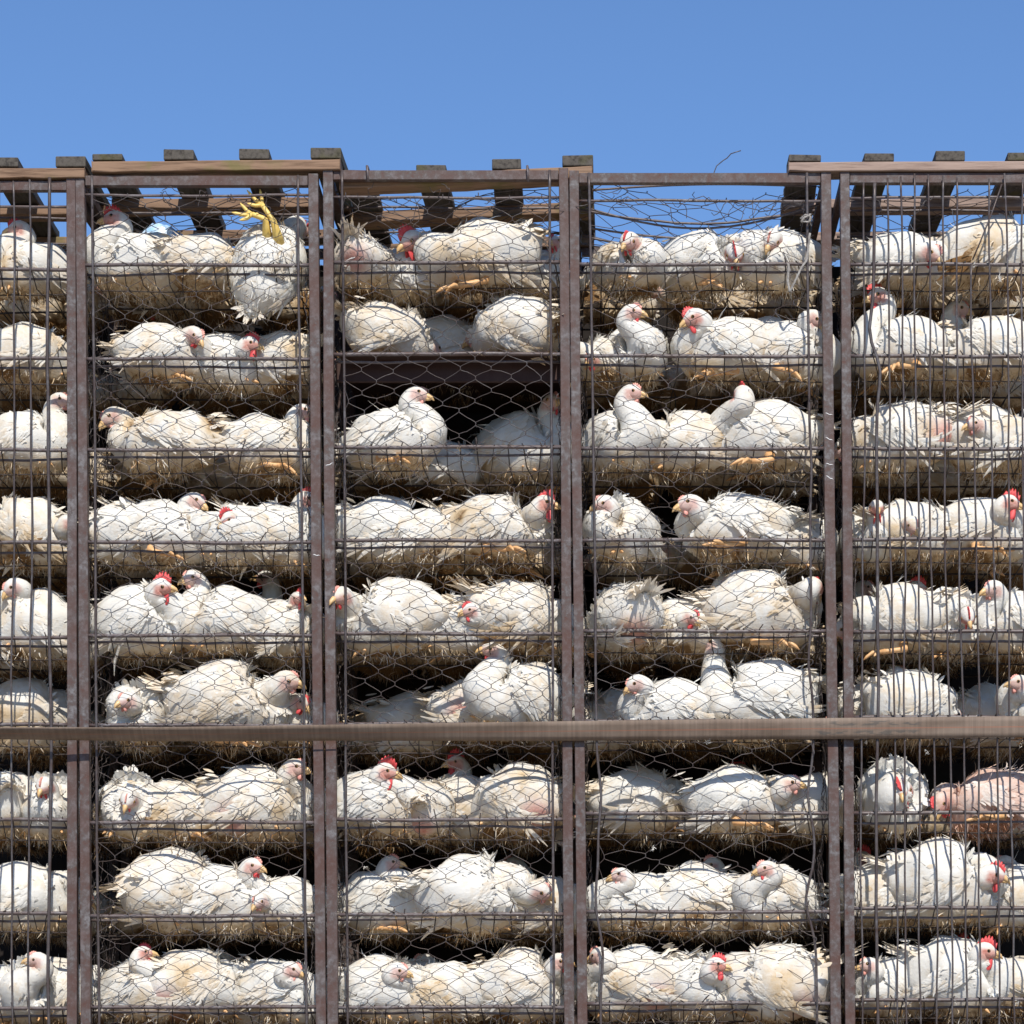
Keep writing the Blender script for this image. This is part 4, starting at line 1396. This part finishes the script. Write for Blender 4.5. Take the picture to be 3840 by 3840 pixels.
# column 5 -----------------------------------------------------------------
hen(5, 1, 1690, 5, 1754, 477, -20, .4, hp=-40, d=.16, s=1.1, dirt=.2)
hen(5, 1, 1880, 0, 1990, 450, 0, .3, d=.15, s=1.25, dirt=.4, tu=-.1)
hen(5, 2, 1700, 192, 1657, 560, 200, 1.0, hp=-12, d=.14, s=1.08, dirt=.25, legs=1.4)
hen(5, 2, 1780, 0, 1808, 583, -8, .2, hp=-10, d=.26, dirt=.2)
hen(5, 2, 1870, 178, None, None, None, .1, d=.16, s=1.1, dirt=.35, tu=.0)
hen(5, 3, 1690, 165, s=1.1, d=.16, tu=.6, tail=1.4, messy=1.0, dirt=.25, bare=(-.17, .05, .10))
hen(5, 3, 1860, 20, 1840, 800, 200, .2, d=.19, hp=-20, dirt=.3)
hen(5, 3, 1925, 10, tu=1.0, tail=1.2, d=.15, dirt=.35)
hen(5, 4, 1645, -80, 1654, 958, -85, 1.0, hp=-12, d=.22, s=.9, dirt=.2)
hen(5, 4, 1735, 25, 1722, 990, -60, .1, hp=-50, d=.15, s=1.0, dirt=.3)
hen(5, 4, 1850, -5, 1902, 950, -8, .9, hp=-8, d=.15, s=1.05, dirt=.4, legs=.6)
hen(5, 5, 1690, 178, None, None, None, .1, d=.14, s=1.02, dirt=.4, legs=1.2)
hen(5, 5, 1745, 0, 1728, 1112, -8, .9, d=.28, hp=-5)
hen(5, 5, 1808, -85, 1826, 1162, -90, .7, hp=-55, d=.19, s=.95, dirt=.25)
hen(5, 5, 1920, 190, 1874, 1112, 210, .15, hp=-15, d=.16, s=1.05, dirt=.15)
hen(5, 5, 1640, 60, 1630, 1110, 0, .2, d=.36)
hen(5, 6, 1660, 15, 1692, 1272, -15, .2, hp=-12, d=.25, dirt=.1)
hen(5, 6, 1720, 28, d=.16, s=1.0, dirt=.3, tail=.6)
hen(5, 6, 1965, 190, 1925, 1290, 185, .2, d=.16)
hen(5, 6, 1870, 40, d=.44, dirt=.3)
hen(5, 7, 1692, -85, 1703, 1490, -100, .9, hp=-28, d=.19, s=1.1, dirt=.1)
hen(5, 7, 1870, 180, 1775, 1515, 215, .5, hp=-60, d=.15, s=1.12, bald=True, tu=.9, dirt=.3, messy=.8, legs=1.0, kz=1.0)
hen(5, 8, 1785, -3, 1872, 1650, -6, .7, hp=-18, s=1.15, d=.14, dirt=.3, tu=.6, messy=.5, hump=1)
hen(5, 8, 1660, 10, d=.19, s=1.0, dirt=.35)
hen(5, 8, 1640, 90, 1625, 1620, 10, .9, d=.38)
hen(5, 8, 1905, 190, 1895, 1630, 190, .2, d=.30)
hen(5, 9, 1685, 195, 1640, 1822, 190, .2, hp=-5, d=.19, s=.98, dirt=.15)
hen(5, 9, 1800, -15, 1858, 1795, -8, .95, hp=-8, d=.14, s=1.08, dirt=.1)
hen(5, 9, 1910, 185, None, None, None, .1, d=.16, s=1.0, dirt=.65)
hen(5, 9, 1800, 100, 1812, 1785, 10, .9, d=.34)

ORD = ['top', 'second', 'third', 'fourth', 'fifth', 'sixth', 'seventh', 'eighth', 'ninth', 'tenth']
NUM = ['first', 'second', 'third', 'fourth', 'fifth', 'sixth']
cells = {}
for h in HENS:
    cells.setdefault((h['c'], h['r']), []).append(h)
for key, hs in cells.items():
    hs.sort(key=lambda q: q['bx'])
    for i, h in enumerate(hs):
        h['rank'] = i
REF = {1: 'mossy-pallet cage', 2: 'sparse-barred cage', 3: 'mossy-pallet cage', 4: 'brown-tray cage', 5: 'palletless cage'}


def hen_label(h, n):
    yaw = h['yaw'] % 360
    if h.get('inverted'):
        return 'upturned hen on its back with yellow feet in the air, top tier'
    if h.get('bald'):
        return 'half-plucked pinkish hen with bare skin, seventh tier of the close-barred cage'
    look = 'soiled white' if h.get('dirt', .3) >= .45 else ('clean white' if h.get('dirt', .3) <= .15 else 'white')
    if h['hx'] is None:
        what = 'hen showing its ruffled tail' if h.get('tu', .3) >= .8 else ('hen seen from behind' if 45 < yaw < 135 else 'hen with hidden head')
    elif h['comb'] >= .6:
        what = 'hen with tall red comb'
    elif h.get('hp', -10) <= -35:
        what = 'hen with bowed head'
    else:
        what = 'hen with small pale comb'
    k = h['rank']
    if h['c'] == 1:
        k = n - 1 - k
    return f"{look} {what}, {NUM[k]} from {REF[h['c']]}, {ORD[h['r'] - 1]} tier, {CAGE_NAME[h['c']]} cage"


for idx, h in enumerate(HENS):
    c, r = h['c'], h['r']
    yaw = math.radians(h['yaw'])
    s = h.get('s', 1.0) * 0.94
    d = h['d'] if h['d'] is not None else 0.145 + 0.05 * abs(math.sin(yaw))
    z0 = railz(c, r) - 0.054 + h.get('lift', 0.0) + h.get('stand', 0.0)
    px = h['bx'] * 1.98758
    x = CX + (px - VX) / PPM * (D0 + d) / D0
    if not h.get('inverted'):
        zc = railz(c, r)
        lim0, lim1 = post_x(POST[c][0], zc)[1] - 0.045, post_x(POST[c][1], zc)[0] + 0.045
        cy, sy = math.cos(yaw), abs(math.sin(yaw))
        lo = min(0.165 * cy, -0.225 * cy) - 0.04 * sy; hi = max(0.165 * cy, -0.225 * cy) + 0.04 * sy
        lo, hi = min(lo, -0.11) * s, max(hi, 0.11) * s
        if c > 1 and x + lo < lim0:
            x = min(lim0 - lo, x + 0.035)
        if c < 5 and x + hi > lim1:
            x = max(lim1 - hi, x - 0.035)
    loc = Vector((x, d, z0))
    spec = dict(h)
    spec['seed'] = 100 + idx * 7
    spec['s'] = s
    spec['kz'] = h.get('kz', [0.86, 0.92, 0.96, 0.98, 1.0, 1.0, 1.0, 1.0, 1.0][r - 1] * (1.34 if h.get('hump') else 1.19) * (1 + 0.05 * math.sin(idx * 2.7)))
    if h.get('inverted'):
        X = Vector((0.30, 0.30, 0.90)).normalized()
        Z = Vector((0.05, 0.95, -0.32)); Z = (Z - X * Z.dot(X)).normalized()
        Y = Z.cross(X)
        ctr = W(503, 508, 0.105)
        M = Matrix((X, Y, Z)).transposed().to_4x4()
        M = Matrix.Translation(ctr - (X * -0.02 + Z * 0.086)) @ M
        spec.update(head=(0.20, 0.02, 0.17), hdir=(0.6, 0.3, 0.5), comb=.3, s=0.95, tail=0.9, tu=-0.2, messy=.9, fringe=700, fat=1.15)
        s = 0.95
    else:
        rr = np.random.default_rng(idx + 3000)
        M = Matrix.Translation(loc) @ Matrix.Rotation(yaw, 4, 'Z') @ Matrix.Rotation(math.radians(rr.normal(0, 4)), 4, 'Y') @ Matrix.Rotation(math.radians(rr.normal(0, 7)), 4, 'X')
        spec.setdefault('fat', rr.uniform(0.90, 1.10)); spec.setdefault('droop', rr.uniform(0, 0.9)); spec.setdefault('tu', rr.uniform(0.0, 0.8))
        spec['kz'] *= rr.uniform(0.92, 1.04)
        if h['hx'] is None:
            head = np.array([0.165, 0.0 + 0.02 * math.sin(idx), 0.105]) * s
            hdir = (0.9, 0.2 * math.sin(idx * 2), -0.55)
        else:
            dh = d + math.sin(yaw) * 0.12 * s
            if abs(math.sin(yaw)) > 0.85 and math.sin(yaw) < 0:
                dh = max(d - 0.19 * s, 0.028)
            dh = max(dh, 0.028)
            kz = spec['kz']
            while True:
                Hw = W(h['hx'], h['hy'], dh)
                head = np.array(M.inverted() @ Hw)
                q = head / s
                if (q[0] / 0.185) ** 2 + (q[1] / 0.125) ** 2 + ((q[2] - 0.10 * kz) / (0.118 * kz)) ** 2 > 1.12 or dh < 0.04 or d > 0.23:
                    break
                dh -= 0.01
            hy_ = math.radians(h['hyaw']) - yaw
            p = math.radians(h.get('hp', -10))
            hdir = (math.cos(hy_) * math.cos(p), math.sin(hy_) * math.cos(p), math.sin(p))
        spec.update(head=head, hdir=hdir)
    parts = hen_parts(spec)
    if s != 1.0:
        M = M @ Matrix.Scale(s, 4)
    root = place(parts, 'hen', M)
    tag(root, hen_label(h, len(cells[c, r])), 'hen', 'hens penned in the cages')

# ---- the hens at the back of each tier, seen mostly from below
protos = []
for k in range(4):
    sp = dict(seed=900 + k, head=np.array([0.165, 0.02 * (-1) ** k, 0.12]), hdir=(0.9, 0.1, -0.4), comb=0.1, dirt=1.25, messy=0.5, dens=0.55, fringe=1600, tu=0.2)  # dirt holds belly soiling plus shade of the tier depth put into the colour
    protos.append(hen_parts(sp))
rg = np.random.default_rng(77)
for c in range(1, 6):
    pl, pr_, _ = POST[c]
    for r in range(1, NT):
        xa, xb = post_x(pl, railz(c, r))[1], post_x(pr_, railz(c, r))[0]
        if c == 1:
            xa = W(-60, 0).x
        if c == 5:
            xb = W(2000, 0).x
        n = 2 if c in (1,) else 3
        for k in range(n):
            x = xa + (xb - xa) * (k + 0.5 + rg.uniform(-.12, .12)) / n
            yy = rg.uniform(0.47, 0.60)
            ya = rg.choice([0, math.pi]) + rg.normal(0, 0.35)
            z0 = railz(c, r) - 0.054 + (0.056 if (c, r) == (3, 2) else 0)
            root = place(protos[int(rg.integers(4))], 'hen', Matrix.Translation((x, yy, z0)) @ Matrix.Rotation(ya, 4, 'Z') @ Matrix.Scale(rg.uniform(.82, .92), 4), only=('body', 'plumage', 'wing', 'comb', 'beak'))
            kk = n - 1 - k if c == 1 else k
            tag(root, f"dim soiled hen at the back, {NUM[kk]} from {REF[c]}, {ORD[r - 1]} tier, {CAGE_NAME[c]} cage", 'hen', 'hens at the back of the cages')

# ---- loose down caught on the rails and the netting
rg = np.random.default_rng(5)
VV, FF, NNs, DD = [], [], [], []
n0 = 0
for k in range(150):
    c = int(rg.choice([1, 2, 2, 3, 3, 4, 4, 4, 5, 5]))
    r = int(rg.integers(1, 10))
    z = railz(c, r)
    xa, xb = post_x(POST[c][0], z)[1], post_x(POST[c][1], z)[0]
    if c == 1: xa = W(0, 0).x
    if c == 5: xb = W(1932, 0).x
    on_net = rg.random() < 0.25
    p = np.array([rg.uniform(xa, xb), -0.012 if on_net else 0.004, z + (rg.uniform(-0.2, 0.05) if on_net else rg.choice([0.006, -0.006]))])
    m = int(rg.integers(8, 26))
    sz = rg.uniform(0.006, 0.018)
    P = p + rg.normal(0, sz * 0.25, (m, 3))
    D = unit(rg.normal(0, 1, (m, 3)) + np.array([0, -0.3, -0.4]))
    v_, f_, n_, d_ = strands(P, D, rg.uniform(0.4, 1.1, m) * sz, rg.uniform(0.0008, 0.0022, m), rg, np.full(m, rg.choice([-0.1, 0.25, 0.8])))
    VV.append(v_); FF.append(f_ + n0); NNs.append(n_); DD.append(d_); n0 += len(v_)
D_ = np.concatenate(DD)
o = link('loose_down', np_mesh('loose_down', np.concatenate(VV), np.concatenate(FF), None, {'dirt': D_, 'skin': np.zeros(len(D_))}, M_PLUME), None)
tag(o, 'tufts of loose soiled down caught on the rails and netting', 'down', None, 'stuff')
